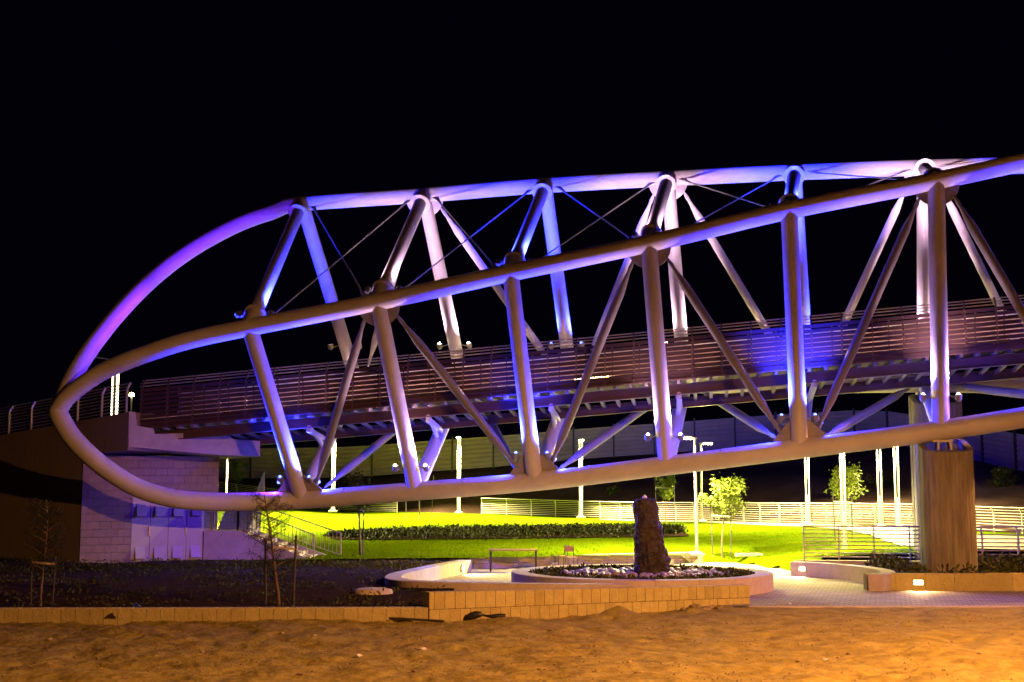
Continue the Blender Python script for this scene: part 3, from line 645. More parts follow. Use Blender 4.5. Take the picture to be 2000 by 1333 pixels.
# ================================================================== STAIRS
y0, y1 = 49.6, 51.6
xb, xt, zb, ztp, ns = -7.9, -10.75, 0.30, 1.47, 7
stt = thing('staircase', Vector((xb, y0, 0.2)), 'concrete staircase with railings beside the abutment, leading up from the lawn', 'staircase')
MB().prism([Vector((xb + 0.3, y0, 0.1)), Vector((xt - 1.3, y0, 0.1)), Vector((xt - 1.3, y0, ztp)), Vector((xt, y0, ztp)), Vector((xb + 0.2, y0, zb - 0.02))], (0, 0.18, 0)).build('side_wall', 'conc2', stt)
MB().prism([Vector((xb + 0.8, y1 + 0.2, 0.1)), Vector((xt - 0.2, y1 + 0.2, 0.1)), Vector((xt - 0.2, y1 + 0.2, ztp + 0.12)), Vector((xb + 0.7, y1 + 0.2, zb))], (0, 0.18, 0)).build('side_wall', 'conc2', stt)
for k in range(ns):
    xa = lerp(xb, xt, k / ns); h = lerp(zb, ztp, (k + 1) / ns)
    MB().box(((xa + xt) / 2 - 0.02, (y0 + y1) / 2 + 0.19, (h + 0.05) / 2), (abs(xa - xt), y1 - y0, h - 0.05)).build('step', 'coping', stt)
MB().box((xt - 0.62, (y0 + y1) / 2 + 0.19, ztp / 2), (1.3, y1 - y0 + 0.02, ztp)).build('landing', 'coping', stt)
for k in range(8):
    MB().box((xt - 0.62, y1 + 0.35 + k * 0.3, (ztp + 0.16 * (k + 1)) / 2), (1.28, 0.3, ztp + 0.16 * (k + 1))).build('step', 'coping', stt)
def baluster_rail(a, b, h, n, parent, posts=(True, True)):
    t = link('railing', MB().bar(a + Vector((0, 0, h)), b + Vector((0, 0, h)), 0.05, 0.05).bar(a + Vector((0, 0, 0.12)), b + Vector((0, 0, 0.12)), 0.04, 0.03).mesh('handrail', 'raild', a), a, parent)
    for k in range(n + 1):
        p = lerp(a, b, k / n); end = (k == 0 and posts[0]) or (k == n and posts[1])
        MB().box(p + Vector((0, 0, (h + (0 if end else 0.12)) / 2)), (0.06, 0.06, h) if end else (0.02, 0.02, h - 0.12)).build('post' if end else 'baluster', 'raild', t)
for yy, sh in ((y0 + 0.09, 0), (y1 + 0.29, 0.75)):
    baluster_rail(Vector((xb + 0.15 + sh, yy, zb)), Vector((xt + sh * 0.4, yy, ztp)), 1.0, 21, stt)
baluster_rail(Vector((xt, y0 + 0.09, ztp)), Vector((xt - 0.95, y0 + 0.09, ztp)), 1.0, 8, stt)
baluster_rail(Vector((xt + 0.1, y1 + 0.35, ztp + 0.1)), Vector((xt + 0.1, y1 + 2.6, ztp + 1.35)), 1.0, 14, stt)

# ================================================================== WALLS
def block_wall(name, a, b, z0, z1, rows, blen, thick, mt, label, taper=None):
    a, b = Vector(a), Vector(b); d = b - a; L = d.length; d.normalize(); n = Vector((-d.y, d.x, 0)); rz = math.atan2(d.y, d.x)
    t = thing(name, a + Vector((0, 0, z0)), label, 'wall')
    zt = lambda u: lerp(z1[0], z1[1], u / L) if isinstance(z1, tuple) else z1
    MB().prism([a + d * 0.02 + n * 0.02 + Vector((0, 0, z0)), b - d * 0.02 + n * 0.02 + Vector((0, 0, z0)), b - d * 0.02 + n * 0.02 + Vector((0, 0, zt(L) - 0.02)), a + d * 0.02 + n * 0.02 + Vector((0, 0, zt(0) - 0.02))], n * (thick - 0.04)).build('core', 'mortar', t)
    u = 0; nb = max(1, round(L / blen)); bl_ = L / nb
    for r_ in range(rows):
        u = -bl_ * 0.5 * (r_ % 2)
        while u < L - 0.01:
            jit = random.uniform(0.0, 0.012)
            p, q = max(0, u), min(L, u + bl_); zc = zt((p + q) / 2); hh = (zc - z0) / rows
            if q - p > 0.03: block(t, a + d * (p + q) / 2 + n * (thick / 2 - jit) + Vector((0, 0, z0 + hh * (r_ + 0.5))), (q - p - 0.010, thick, hh - 0.008), rz, mt)
            u += bl_
    return t
W1a = atz(838, 1216, -0.05); W1b = atz(1465, 1181, -0.02)
block_wall('garden_wall', (W1a.x, W1a.y, 0), (W1b.x, W1b.y, 0), -0.18, (at(838, 1157, W1a.y).z, at(1465, 1143, W1b.y).z), 2, 0.27, 0.32, 'stone', 'tall yellow block wall in front of the round planter')
block_wall('garden_wall', (-24, W1a.y - 0.45, 0), (W1a.x - 0.02, W1a.y + 0.0, 0), -0.18, at(600, 1187, W1a.y).z, 1, 0.33, 0.3, 'stone', 'low yellow block wall along the dark bed at left')
bw0, bw1 = atz(917, 1112, 0), atz(1373, 1100, 0)
block_wall('garden_wall', (bw0.x, bw0.y, 0), (bw1.x, bw1.y, 0), -0.05, 0.46, 2, 0.55, 0.3, 'coping', 'low pale wall between the plaza and the lawn')
block_wall('garden_wall', (-7.2, 49.3, 0), (bw0.x - 0.03, bw0.y + 0.1, 0), 0.0, 0.40, 1, 0.8, 0.2, 'coping', 'dark low kerb wall along the lawn right of the stairs')
def ribbon_wall(name, pts, z0, z1, th, mt, label, piece=0.8, n=10, closed=False):
    sp = spline(pts, n) if not closed else pts
    t = thing(name, Vector((sp[0].x, sp[0].y, 0)), label, 'wall')
    cum = [0]
    for a, b in zip(sp, sp[1:]): cum.append(cum[-1] + (b - a).length)
    def pos(u):
        u = max(0, min(cum[-1], u)); i = min(len(sp) - 2, max(0, np.searchsorted(cum, u) - 1)); return lerp(sp[i], sp[i + 1], (u - cum[i]) / (cum[i + 1] - cum[i] + 1e-9))
    def nr(u): d = pos(u + 0.05) - pos(u - 0.05); return Vector((-d.y, d.x, 0)).normalized()
    m = max(1, round(cum[-1] / piece)); pl = cum[-1] / m
    for k in range(m):
        us = [k * pl + 0.004 + (pl - 0.008) * j / 4 for j in range(5)]; vs = []
        for u in us:
            p, q = pos(u), nr(u)
            for o_, z in ((-th / 2, z0), (-th / 2, z1 - 0.015), (-th / 2 + 0.015, z1), (th / 2 - 0.015, z1), (th / 2, z1 - 0.015), (th / 2, z0)): vs.append(p + q * o_ + Vector((0, 0, z)))
        fs = [(j * 6 + i, j * 6 + i + 1, (j + 1) * 6 + i + 1, (j + 1) * 6 + i) for j in range(4) for i in range(5)] + [tuple(range(6))[::-1], tuple(range(24, 30))]
        MB().add(vs, fs).build('block', mt, t)
    return t
V2 = lambda x, y: Vector((x, y, 0))
cw_ = ribbon_wall('bench_wall', [V2(-1.75, 47.4), V2(-2.55, 44.5), V2(-3.2, 41.6), V2(-3.6, 39.2), V2(-3.3, 37.1), V2(-2.1, 36.1), V2(-0.3, 35.6), V2(1.6, 35.3), V2(3.2, 35.2)], -0.05, 0.46, 0.5, 'coping', 'curved low wall wrapping round the left side of the plaza', 0.55)
RC = Vector((4.05, 40.0, 0)); circ = [RC + Vector((math.cos(a), math.sin(a), 0)) * 3.8 for a in np.linspace(0, 2 * math.pi, 121)]
rw = ribbon_wall('planter_ring', circ, -0.05, 0.5, 0.55, 'coping', 'round pink stone planter ring around the dark standing stone', 1.2, closed=True); rw['category'] = 'planter'
sl_ = MB(); sl_.lathe(RC, [(0.001, 0.40), (1.2, 0.42), (2.4, 0.40), (3.56, 0.36)], 40); tag(sl_.build('planter_soil', 'soil', None), kind='structure')
rcv = ribbon_wall('bench_wall', [V2(10.1, 45.6), V2(11.0, 44.7), V2(11.7, 43.0), V2(11.95, 41.2), V2(11.7, 39.6), V2(11.0, 38.55)], -0.05, 0.5, 0.45, 'coping', 'short curved wall with a light at the right edge of the plaza', 0.6)
fw0, fw1 = atz(1693, 1153, 0), atz(2080, 1147, 0)
fwl = block_wall('garden_wall', (fw0.x, fw0.y, 0), (fw1.x + 6, fw0.y + 0.15, 0), -0.05, 0.5, 1, 0.9, 0.35, 'stone', 'straight yellow wall with a light in front of the near pier')
# recessed wall lights
def wall_light(p, nrm, label, w=0.3, h=0.14, power=60, round_=False):
    p = Vector(p); n = Vector(nrm).normalized(); t = thing('wall_light', p - Vector((0, 0, h / 2)), label, 'light', 'recessed wall lights')
    x = n.cross(Vector((0, 0, 1)))
    if round_: MB().tube([p + n * 0.0, p + n * 0.03], 0.13, 18).build('frame', 'house', t); MB().tube([p + n * 0.03, p + n * 0.04], 0.105, 18).build('lens', 'glow_wall', t)
    else: MB().obox(p + n * 0.015, x * (w / 2 + 0.02), n * 0.015, Vector((0, 0, h / 2 + 0.02))).build('frame', 'house', t); MB().obox(p + n * 0.034, x * w / 2, n * 0.004, Vector((0, 0, h / 2))).build('lens', 'glow_wall', t)
    spot('wall_light_beam', p + n * 0.12, p + n * 1.2 - Vector((0, 0, 0.5)), (1.0, 0.60, 0.26), power, 150, 0.9, 0.08, t)
q = at(1793, 1138, fw0.y - 0.02); wall_light(Vector((q.x, fw0.y - 0.012, q.z)), (0, -1, 0), 'lit rectangular light in the yellow wall below the near pier', 0.28, 0.13, 260)
q = at(1565, 1108, 45.0); wall_light(Vector((10.30, 45.16, 0.27)), (-0.72, -0.68, 0), 'lit rectangular light in the short curved wall at right', 0.26, 0.13, 260)
wall_light(Vector((-1.80, 46.2, 0.24)), (0.95, -0.28, 0), 'round light glowing in the curved wall left of the table', round_=True, power=900)

# ================================================================== STANDING STONE, PEBBLES, PLANTER GREENERY
sx, sy = 4.33, 39.9
ss = thing('standing_stone', Vector((sx, sy, 0.4)), 'tall rough dark standing stone with a water jet on top', 'stone')
prof = [(0.0, 0.53, 0.5, 0.05), (0.25, 0.52, 0.5, 0.05), (0.6, 0.50, 0.47, 0.03), (1.0, 0.46, 0.44, 0.0), (1.4, 0.42, 0.42, -0.05), (1.8, 0.40, 0.38, -0.08), (2.1, 0.40, 0.34, -0.10), (2.35, 0.33, 0.28, -0.12), (2.42, 0.20, 0.18, -0.13), (2.43, 0.01, 0.01, -0.13)]
vs = []; NS = 40; lv = []
for z in np.linspace(0, 2.43, 46):
    rx = np.interp(z, [p[0] for p in prof], [p[1] for p in prof]); ry = np.interp(z, [p[0] for p in prof], [p[2] for p in prof]); ox = np.interp(z, [p[0] for p in prof], [p[3] for p in prof]); lv.append((z, rx, ry, ox))
for z, rx, ry, ox in lv:
    for k in range(NS):
        a = 2 * math.pi * k / NS; c_, s_ = math.cos(a), math.sin(a); ex = 0.75
        x = math.copysign(abs(c_) ** ex, c_) * rx; y = math.copysign(abs(s_) ** ex, s_) * ry
        n3 = Vector((x * 1.8, y * 1.8, z * 1.5 + 4)); f = 1 + 0.20 * mnoise.noise(n3) + 0.16 * mnoise.noise(n3 * 3.1) + 0.12 * mnoise.noise(n3 * 7.3)
        vs.append((sx + ox + x * f, sy + y * f, 0.38 + z + 0.03 * mnoise.noise(n3 * 4)))
MB().add(vs, [(j * NS + k, j * NS + (k + 1) % NS, (j + 1) * NS + (k + 1) % NS, (j + 1) * NS + k) for j in range(45) for k in range(NS)], False).build('rock', 'basalt', ss)
MB().lathe((sx - 0.14, sy, 2.76), [(0.09, 0.0), (0.075, 0.05), (0.05, 0.10), (0.03, 0.11), (0.004, 0.14)], 12).build('water_jet', 'water', ss)
def rock_mesh(seed, mt, n=2, flat=0.75, amp=0.22):
    import bmesh
    bm = bmesh.new(); bmesh.ops.create_icosphere(bm, subdivisions=n, radius=1)
    for v in bm.verts:
        f = 1 + amp * mnoise.noise(v.co * 1.3 + Vector((seed * 7.1, 0, 0))); v.co = Vector((v.co.x * f, v.co.y * f * 0.9, v.co.z * f * flat))
    me = bpy.data.meshes.new('stone'); bm.to_mesh(me); bm.free(); me.materials.append(M[mt])
    for p in me.polygons: p.use_smooth = n > 1
    return me
PEB = [rock_mesh(i, 'pebble') for i in range(5)]
for k in range(250):
    a = random.uniform(0, 2 * math.pi); r = random.uniform(0.62, 2.25); x = RC.x + 0.1 + r * 1.15 * math.cos(a); y = RC.y - 0.2 + r * math.sin(a)
    if math.hypot(x - RC.x, y - RC.y) > 3.2 or (abs(x - sx) < 0.6 and abs(y - sy) < 0.5): continue
    s = random.uniform(0.06, 0.15); o = link('river_stone', random.choice(PEB), Vector((x, y, 0.41 + s * 0.35))); o.scale = (s, s, s); o.rotation_euler = (random.uniform(-.3, .3), random.uniform(-.3, .3), random.uniform(0, 6))
    tag(o, 'rounded pale river stone in the bed at the foot of the standing stone', 'stone', 'river stones in the round planter')
def leaf_patch(name, gen, count, size, mt, label, parent=None, kind='stuff', cat='ground cover', up=0.5):
    mb = MB()
    for _ in range(count):
        g = gen()
        if g is None: continue
        p, s = Vector(g[0]), size * g[1] * random.uniform(0.6, 1.3)
        d = Vector((random.gauss(0, 1), random.gauss(0, 1), abs(random.gauss(up, 0.6)))).normalized(); x = d.cross(Vector((random.gauss(0, 1), random.gauss(0, 1), random.gauss(0, 1)))).normalized()
        mb.add([p, p + d * s * 0.5 + x * s * 0.22, p + d * s, p + d * s * 0.5 - x * s * 0.22], [(0, 1, 2, 3)])
    o = mb.build(name, mt, parent)
    if parent is None: tag(o, label, cat, kind=kind)
    return o
def gen_ring():
    a = random.uniform(0, 2 * math.pi); r = random.uniform(2.4, 3.45); h = random.random() * 0.12
    return (RC.x + r * math.cos(a), RC.y + r * math.sin(a), 0.37 + h), 1
leaf_patch('ground_cover', gen_ring, 3200, 0.14, 'leaf_d', 'low green plants growing inside the round planter ring')
def gen_bed():
    x = random.uniform(-19, -1.9); y = random.uniform(30.4, 48.8)
    if x > bed_edge(y) - 0.35: return None
    if mnoise.noise(Vector((x * 0.7, y * 0.5, 1))) < 0.0 - 0.3 * min(1, max(0, (y - 36) / 8)): return None
    h = random.random() ** 1.8 * 0.12; return (x, y, bed_z(x, y) + h), 1
leaf_patch('ground_cover', gen_bed, 11000, 0.10, 'leaf_d', 'dark low shrubs covering the planting bed at left')
hp = spline([at(655, 1040, 66), at(800, 1037, 67), at(1000, 1037, 67), at(1200, 1038, 67), at(1335, 1043, 66)], 10)
def gen_hedge():
    u = random.random(); p = hp[int(u * (len(hp) - 1))]; w = math.sin(math.pi * min(1, max(0.02, u * 1.0))) ** 0.5
    x = p.x + random.uniform(-0.4, 0.4); y = p.y + random.gauss(0, 2.2) * w; h = random.random() * 0.30 * (0.45 + 0.55 * min(1, u * 2))
    if u < 0.25 and random.random() < 0.4: h *= 0.2
    return (x, y, park_z(x, y) + h), 1
leaf_patch('hedge', gen_hedge, 18000, 0.19, 'leaf_d', 'dark green shrub strip across the middle of the lawn', up=0.9)
def gen_pier():
    x = random.uniform(12.4, 22); y = random.uniform(39.6, 44.6)
    if abs(x - Bp.x) < 1.1 and y > 40: return None
    return (x, y, 0.36 + random.random() ** 1.3 * (0.42 if y > 41 else 0.25)), 1
leaf_patch('ground_cover', gen_pier, 5200, 0.2, 'leaf_d', 'green shrubs around the foot of the near pier', up=0.9)
soilstrip = MB(); vs = []
for i, p in enumerate(hp):
    w = 2.8 * math.sin(math.pi * (i + 1) / (len(hp) + 1)) ** 0.4 + 0.6
    for k in range(7): y = p.y + w * (k / 3 - 1) * 1.25 - 0.4; vs.append((p.x, y, park_z(p.x, y) + 0.045))
soilstrip.add(vs, [(i * 7 + k, (i + 1) * 7 + k, (i + 1) * 7 + k + 1, i * 7 + k + 1) for i in range(len(hp) - 1) for k in range(6)], True)
tag(soilstrip.build('shrub_bed_soil', 'soil', None, Vector((0, 0, 0))), kind='structure')

# ================================================================== LAMPS IN THE PARK
LH = 5.5
def make_lamp():
    t = thing('park_lamp', Vector((0, 0, 0)), 'x', 'lamp post', 'tall park lamps')
    MB().box((0, 0, 0.04), (0.55, 0.55, 0.1)).lathe((0, 0, 0.09), [(0.22, 0), (0.14, 0.05), (0.12, 0.12)], 12).build('base', 'lamp_post', t)
    MB().tube([(0, -0.085, 0), (0, -0.085, LH)], 0.042, 12).tube([(0, 0.085, 0), (0, 0.085, LH)], 0.042, 12).box((0, 0, LH - 0.02), (0.18, 0.26, 0.06)).box((-0.02, 0, 1.0), (0.06, 0.12, 2.0)).build('post', 'lamp_post', t)
    MB().bar((0.1, 0, LH - 0.03), (0.55, 0, LH + 0.04), 0.10, 0.06).build('arm', 'lamp_post', t)
    h = MB().box((0.38, 0, LH + 0.04), (0.60, 0.26, 0.07)).build('head', 'house', t)
    MB().box((0.40, 0, LH - 0.04), (0.50, 0.22, 0.09)).build('lens', 'glow_park', h)
    l = bpy.data.lights.new('park_lamp_light', 'SPOT'); l.color = PARK; l.energy = PK_P; l.spot_size = R(122); l.spot_blend = 0.5; l.shadow_soft_size = 0.12
    o = bpy.data.objects.new('park_lamp_light', l); col.objects.link(o); o.parent = h; o.location = Vector((0.40, 0, LH - 0.22)) - WO[h.name]
    return t
def lampspot(px, py, Y, top, zoff=0): p = at(px, py, Y); return p, (at(px, top, Y).z - p.z)
LAMPS = [(650, 1000, 84, 847, -80, 'park lamp seen through the truss just right of the abutment, nearest the stairs'),
         (896, 1003, 88, 855, -95, 'park lamp on the back lawn at the gap in the back railing'),
         (1135, 1012, 85, 860, -85, 'park lamp on the back lawn midway along the back railing'),
         (1361, 1085, 53.2, 855, 180, 'thick near park lamp behind the low pale plaza wall'),
         (1371, 1020, 70, 866, 0, 'thin far park lamp just behind the thick near one'),
         (1579, 1024, 70, 868, -100, 'park lamp left of the leafy sapling behind the dark railing'),
         (1650, 1080, 52.5, 862, -70, 'park lamp standing in front of the leafy sapling at right'),
         (1721, 1030, 65, 862, -95, 'left one of two close park lamps beside the piers'),
         (1755, 1042, 60, 850, -90, 'right one of two close park lamps beside the piers'),
         (440, 1030, 72, 876, 0, 'park lamp behind the block abutment with only its lower post showing'),
         ]
LPW = [1.0, 1.0, 0.9, 0.50, 0.40, 0.19, 0.24, 0.17, 0.17, 0.9]
LP = make_lamp()
for i, (px, py, Y, tp, rz, lab) in enumerate(LAMPS):
    p, h = lampspot(px, py, Y, tp)
    o = LP if i == 0 else copy_tree(LP, p, R(rz), lab, 'tall park lamps')
    o.location = p; o.rotation_euler = (0, 0, R(rz)); o['label'] = lab; WO[o.name] = p; o.scale = (1, 1, h / LH)
    for hd in o.children:
        for lt in hd.children:
            if lt.type == 'LIGHT':
                lt.data = lt.data.copy(); lt.data.energy = PK_P * LPW[i]; lt.data.spot_size = R({3: 146, 4: 165, 6: 165}.get(i, 122)); dv = Matrix.Rotation(-R(rz), 3, 'Z') @ (Vector((0.65, -0.15, -1)) if i == 9 else Vector((0, -0.40 if Y > 56 else 0.12, -1) if i != 3 else (-0.25, -0.1, -1))); lt.rotation_euler = dv.to_track_quat('-Z', 'Y').to_euler()
# lit column on the ramp behind the wing wall
p = at(223, 812, 52); lc = thing('light_column', p, 'lit double light column on the ramp above the wing wall', 'lamp post')
for dx in (-0.10, 0.10): MB().box(p + Vector((dx, 0, 0.9)), (0.06, 0.1, 1.8)).build('light_tube', 'glow_led', lc)
MB().box(p + Vector((0, -0.03, 1.15)), (0.12, 0.08, 2.3)).build('post', 'lamp_post', lc); MB().bar(p + Vector((0, 0, 2.28)), p + Vector((-0.8, -0.2, 2.42)), 0.09, 0.05).build('head', 'lamp_post', lc)
p = at(257, 772, 60); fl_ = thing('ramp_lamp', p - Vector((0, 0, 1.2)), 'small bright lamp glowing behind the corner of the walkway railing', 'lamp')
MB().tube([p - Vector((0, 0, 1.2)), p], 0.04, 8).build('post', 'house', fl_); MB().lathe(p, [(0.001, -0.08), (0.11, -0.05), (0.13, 0.0), (0.09, 0.08), (0.001, 0.11)], 12).build('globe', 'glow_park', fl_)
rp = MB(); rp.prism([c0 + dirw * 6 + backw * (3.52 if k < 1 else 10) + Vector((0, 0, zz_)) for k, zz_ in ((0, 0), (1, 0), (1, 5.0), (0, 5.0))], dirw * 18); tag(rp.build('ramp_fill', 'wing', None), kind='structure')

# ================================================================== SODIUM STREET LAMPS by the dirt track (out of frame, they light the foreground)
def street_lamp(x, y, h, aim, power, label, cone=165, bl=0.4):
    t = thing('street_lamp', Vector((x, y, -0.2)), label, 'street lamp', 'sodium street lamps')
    MB().tube([(x, y, -0.2), (x, y, h - 0.6), (x + aim[0] * 0.1, y + aim[1] * 0.1, h)], [0.09, 0.06, 0.05], 10).tube([(x + aim[0] * 0.1, y + aim[1] * 0.1, h), (x + aim[0], y + aim[1], h + 0.1)], 0.04, 8).build('pole', 'house', t)
    hd = MB().box((x + aim[0], y + aim[1], h + 0.12), (0.6, 0.3, 0.14)).build('head', 'house', t)
    MB().box((x + aim[0], y + aim[1], h + 0.03), (0.45, 0.2, 0.03)).build('lens', 'glow_sod', hd)
    spot('street_lamp_light', (x + aim[0], y + aim[1], h - 0.1), (x + aim[0] * (2.5 if cone > 150 else 1), y + aim[1] * (2.5 if cone > 150 else 1), 0), SOD, power, cone, bl, 0.15, hd)
street_lamp(27.0, 40.5, 9.5, (-1.5, -0.3), 7500, 'tall sodium street lamp beyond the piers at right')
street_lamp(14.0, 15.5, 9.0, (-1.5, 0.8), 21000, 'tall sodium street lamp beside the dirt at right')
street_lamp(-8.0, 9.0, 8.0, (0.5, 1.0), 2300, 'tall sodium street lamp beside the dirt at left', 132, 0.7)

# ================================================================== HOARDING
hb = thing('hoarding', HS[0], 'long pale corrugated sheet hoarding on top of the dark slope', 'fence')
cum = [0]
for a, b in zip(HS, HS[1:]): cum.append(cum[-1] + (b - a).length)
def hpos(u):
    i = min(len(HS) - 2, max(0, int(np.searchsorted(cum, u)) - 1)); return lerp(HS[i], HS[i + 1], (u - cum[i]) / (cum[i + 1] - cum[i]))
PL = 3.1; u = 0.0
while u + PL < cum[-1]:
    a, b = hpos(u + 0.06), hpos(u + PL - 0.06); mb = MB(); hgt = 2.3; d = (b - a); n = Vector((-d.y, d.x, 0)).normalized(); vs = []; m = 28
    for k in range(m + 1):
        off = n * (0.035 if (k // 2) % 2 else -0.0); z = Vector((0, 0, 0.05 + hgt * k / m)); vs += [a + z + off, b + z + off]
    mb.add(vs, [(2 * k, 2 * k + 1, 2 * k + 3, 2 * k + 2) for k in range(m)]); mb.build('sheet', 'hoard', hb)
    p = hpos(u) - n * 0.07; MB().box(p + Vector((0, 0, 1.2)), (0.13, 0.1, 2.7)).build('post', 'black', hb)
    u += PL

# ================================================================== TREES
def branch_pts(p, d, L, n=4, wob=0.15):
    pts = [Vector(p)]; d = Vector(d).normalized()
    for i in range(n): d = (d + Vector((random.gauss(0, wob), random.gauss(0, wob), random.gauss(0.03, wob * 0.6)))).normalized(); pts.append(pts[-1] + d * L / n)
    return pts
def sapling(base, h, cz, cr, leaves, mt, label, stakes=1.0, needle=False, seed=1, trunk_r=0.035, group='young trees in the park', lsize=0.16, spread=1.0, tie='tie'):
    random.seed(seed); base = Vector(base); t = thing('young_tree', base, label, 'tree', group)
    tr = MB(); tp = branch_pts(base - Vector((0, 0, 0.1)), (0, 0, 1), h * 0.92, 7, 0.05); tr.tube(tp, [lerp(trunk_r, trunk_r * 0.3, i / 7) for i in range(8)], 8)
    tips = []
    nb = 11 if not needle else 26
    for k in range(nb):
        f = lerp(cz, 0.95, (k + 0.5) / nb); i = min(6, int(f * 7)); p = lerp(tp[i], tp[i + 1], f * 7 - i); a = k * 2.4 + random.uniform(-.4, .4)
        L = cr * spread * (1.15 - 0.75 * abs((f - cz) / (1 - cz) - 0.35)) * random.uniform(0.6, 1.2)
        bp = branch_pts(p, (math.cos(a), math.sin(a), 0.75 if not needle else 0.45), L, 4, 0.16); tr.tube(bp, [trunk_r * 0.4, trunk_r * 0.32, trunk_r * 0.25, trunk_r * 0.16, trunk_r * 0.1], 5); tips += bp[1:] + [bp[-1], lerp(bp[2], bp[3], 0.5)]
    tr.build('trunk', 'bark', t); mb = MB()
    for _ in range(leaves):
        c = random.choice(tips)
        if needle:
            d = Vector((random.gauss(0, 1), random.gauss(0, 1), random.gauss(-0.1, 0.7))).normalized(); s = random.uniform(0.10, 0.24); x = d.cross(Vector((0.3, 0.5, 0.8))).normalized() * 0.006
            p = c + Vector((random.gauss(0, .06), random.gauss(0, .06), random.gauss(0, .05))); mb.add([p - x, p + x, p + d * s], [(0, 1, 2)])
        else:
            p = c + Vector((random.gauss(0, .10), random.gauss(0, .10), random.gauss(-0.03, .09))) * (cr / 0.8); s = lsize * random.uniform(0.6, 1.25)
            d = Vector((random.gauss(0, 1), random.gauss(0, 1), random.gauss(-0.5, 0.5))).normalized(); x = d.cross(Vector((random.gauss(0, .4), random.gauss(0, .4), 1))).normalized()
            mb.add([p, p + d * s * 0.45 + x * s * 0.26, p + d * s, p + d * s * 0.45 - x * s * 0.26], [(0, 1, 2, 3)])
    mb.build('crown', 'needle' if needle else mt, t)
    return t
def stakes(base, w, h, label, th=0.022, tie_h=0.7, lean=0.04):
    base = Vector(base); t = thing('tree_stakes', base, label, 'stakes', 'support stakes of young trees')
    for sg in (-1, 1): MB().tube([base + Vector((sg * w * (1 - lean * 2), 0.05, -0.1)), base + Vector((sg * w * (1 + lean), 0.05, h * (1 + 0.04 * sg)))], th, 8).build('stake', 'stake', t)
    m = MB(); zt_ = h * tie_h
    m.bar(base + Vector((-w, 0.0, zt_ + 0.02)), base + Vector((w, -0.01, zt_ - 0.03)), 0.03, 0.05); m.build('tie', 'tie', t)
    return t
def gpt(px, py, Y): return at(px, py, Y)
p = gpt(545, 1185, 31.0); p.z = bed_z(p.x, p.y)
sapling(p, 3.05, 0.28, 0.66, 2300, None, 'feathery needle-leaved young tree in front of the stairs', needle=True, seed=5, trunk_r=0.045); stakes(p, 0.36, 1.62, 'dark wooden stakes on either side of the feathery young tree', 0.03, 0.86)
p = gpt(80, 1180, 31.0); p.z = bed_z(p.x, p.y)
sapling(p, 2.9, 0.30, 0.5, 2600, None, 'thin dim young tree in the dark bed at far left', needle=True, seed=9, trunk_r=0.035); stakes(p, 0.28, 1.15, 'dark stakes with a crossbar around the dim young tree at far left', 0.022, 0.9)
def lawn_pt(px, Y, dpx=0):
    x = (px - 1000) / FPX * Y * 1.0; return Vector((x, Y, park_z(x, Y)))
TR = [(709, 51.5, 3.5, 0.62, 0.75, 900, 'leaf_d', 'dark leafy young tree with slim stem right of the stairs', 11, (0.08, 2.4)),
      (1405, 54.0, 3.5, 0.50, 1.05, 1500, 'leaf_lit', 'large bright young tree with spreading crown behind the plaza lamp', 3, (0.42, 2.2)),
      (1297, 74.0, 3.1, 0.55, 0.7, 700, 'leaf_lit', 'small bright staked young tree right behind the standing stone', 21, (0.55, 2.9)),
      (1641, 58.0, 3.6, 0.52, 0.95, 1200, 'leaf_lit', 'bright young tree with drooping leaves behind the dark railing', 8, (0.42, 2.3)),
      (820, 84.0, 4.6, 0.55, 0.8, 700, 'leaf_lit', 'bright young tree half hidden by the second near post', 14, (0.9, 2.8))]
for px, Y, h, cz, cr, n, mt, lab, sd_, stk in TR:
    p = lawn_pt(px, Y); sapling(p, h, cz, cr, int(n * 1.5), mt, lab, seed=sd_, trunk_r=0.04, lsize=0.16)
    stakes(p, stk[0], stk[1] , 'pair of thin stakes holding the ' + lab.replace('young tree', 'tree').split(' with')[0].split(' right')[0].split(' half')[0].split(' behind')[0] + ' at ' + {709: 'the stairs', 1405: 'the plaza lamp', 1297: 'the standing stone', 1641: 'the dark railing', 820: 'the second post'}[px], 0.025, 0.75)
for px, py, Y, h, cr, lab, sd_, mt in ((985, 1010, 92, 2.1, 0.8, 'small dark shrubby tree behind the back railing at centre', 31, 'leaf_d'), (1205, 1010, 90, 2.3, 0.75, 'small green tree behind the back railing left of the stone', 33, 'leaf_d'),
                                  (1735, 1000, 74, 2.2, 0.9, 'dim young tree on the slope between the two close lamps', 35, 'leaf_d'), (1968, 1000, 66, 2.4, 0.85, 'dim young tree on the slope at far right beyond the pier', 37, 'leaf_d'), (457, 965, 94, 2.7, 0.85, 'bright bushy young tree beside the abutment wall', 39, 'leaf_lit')):
    sapling(at(px, py, Y), h, 0.35, cr, 800, mt, lab, seed=sd_, group='young trees beyond the back railing', lsize=0.22)
random.seed(77)

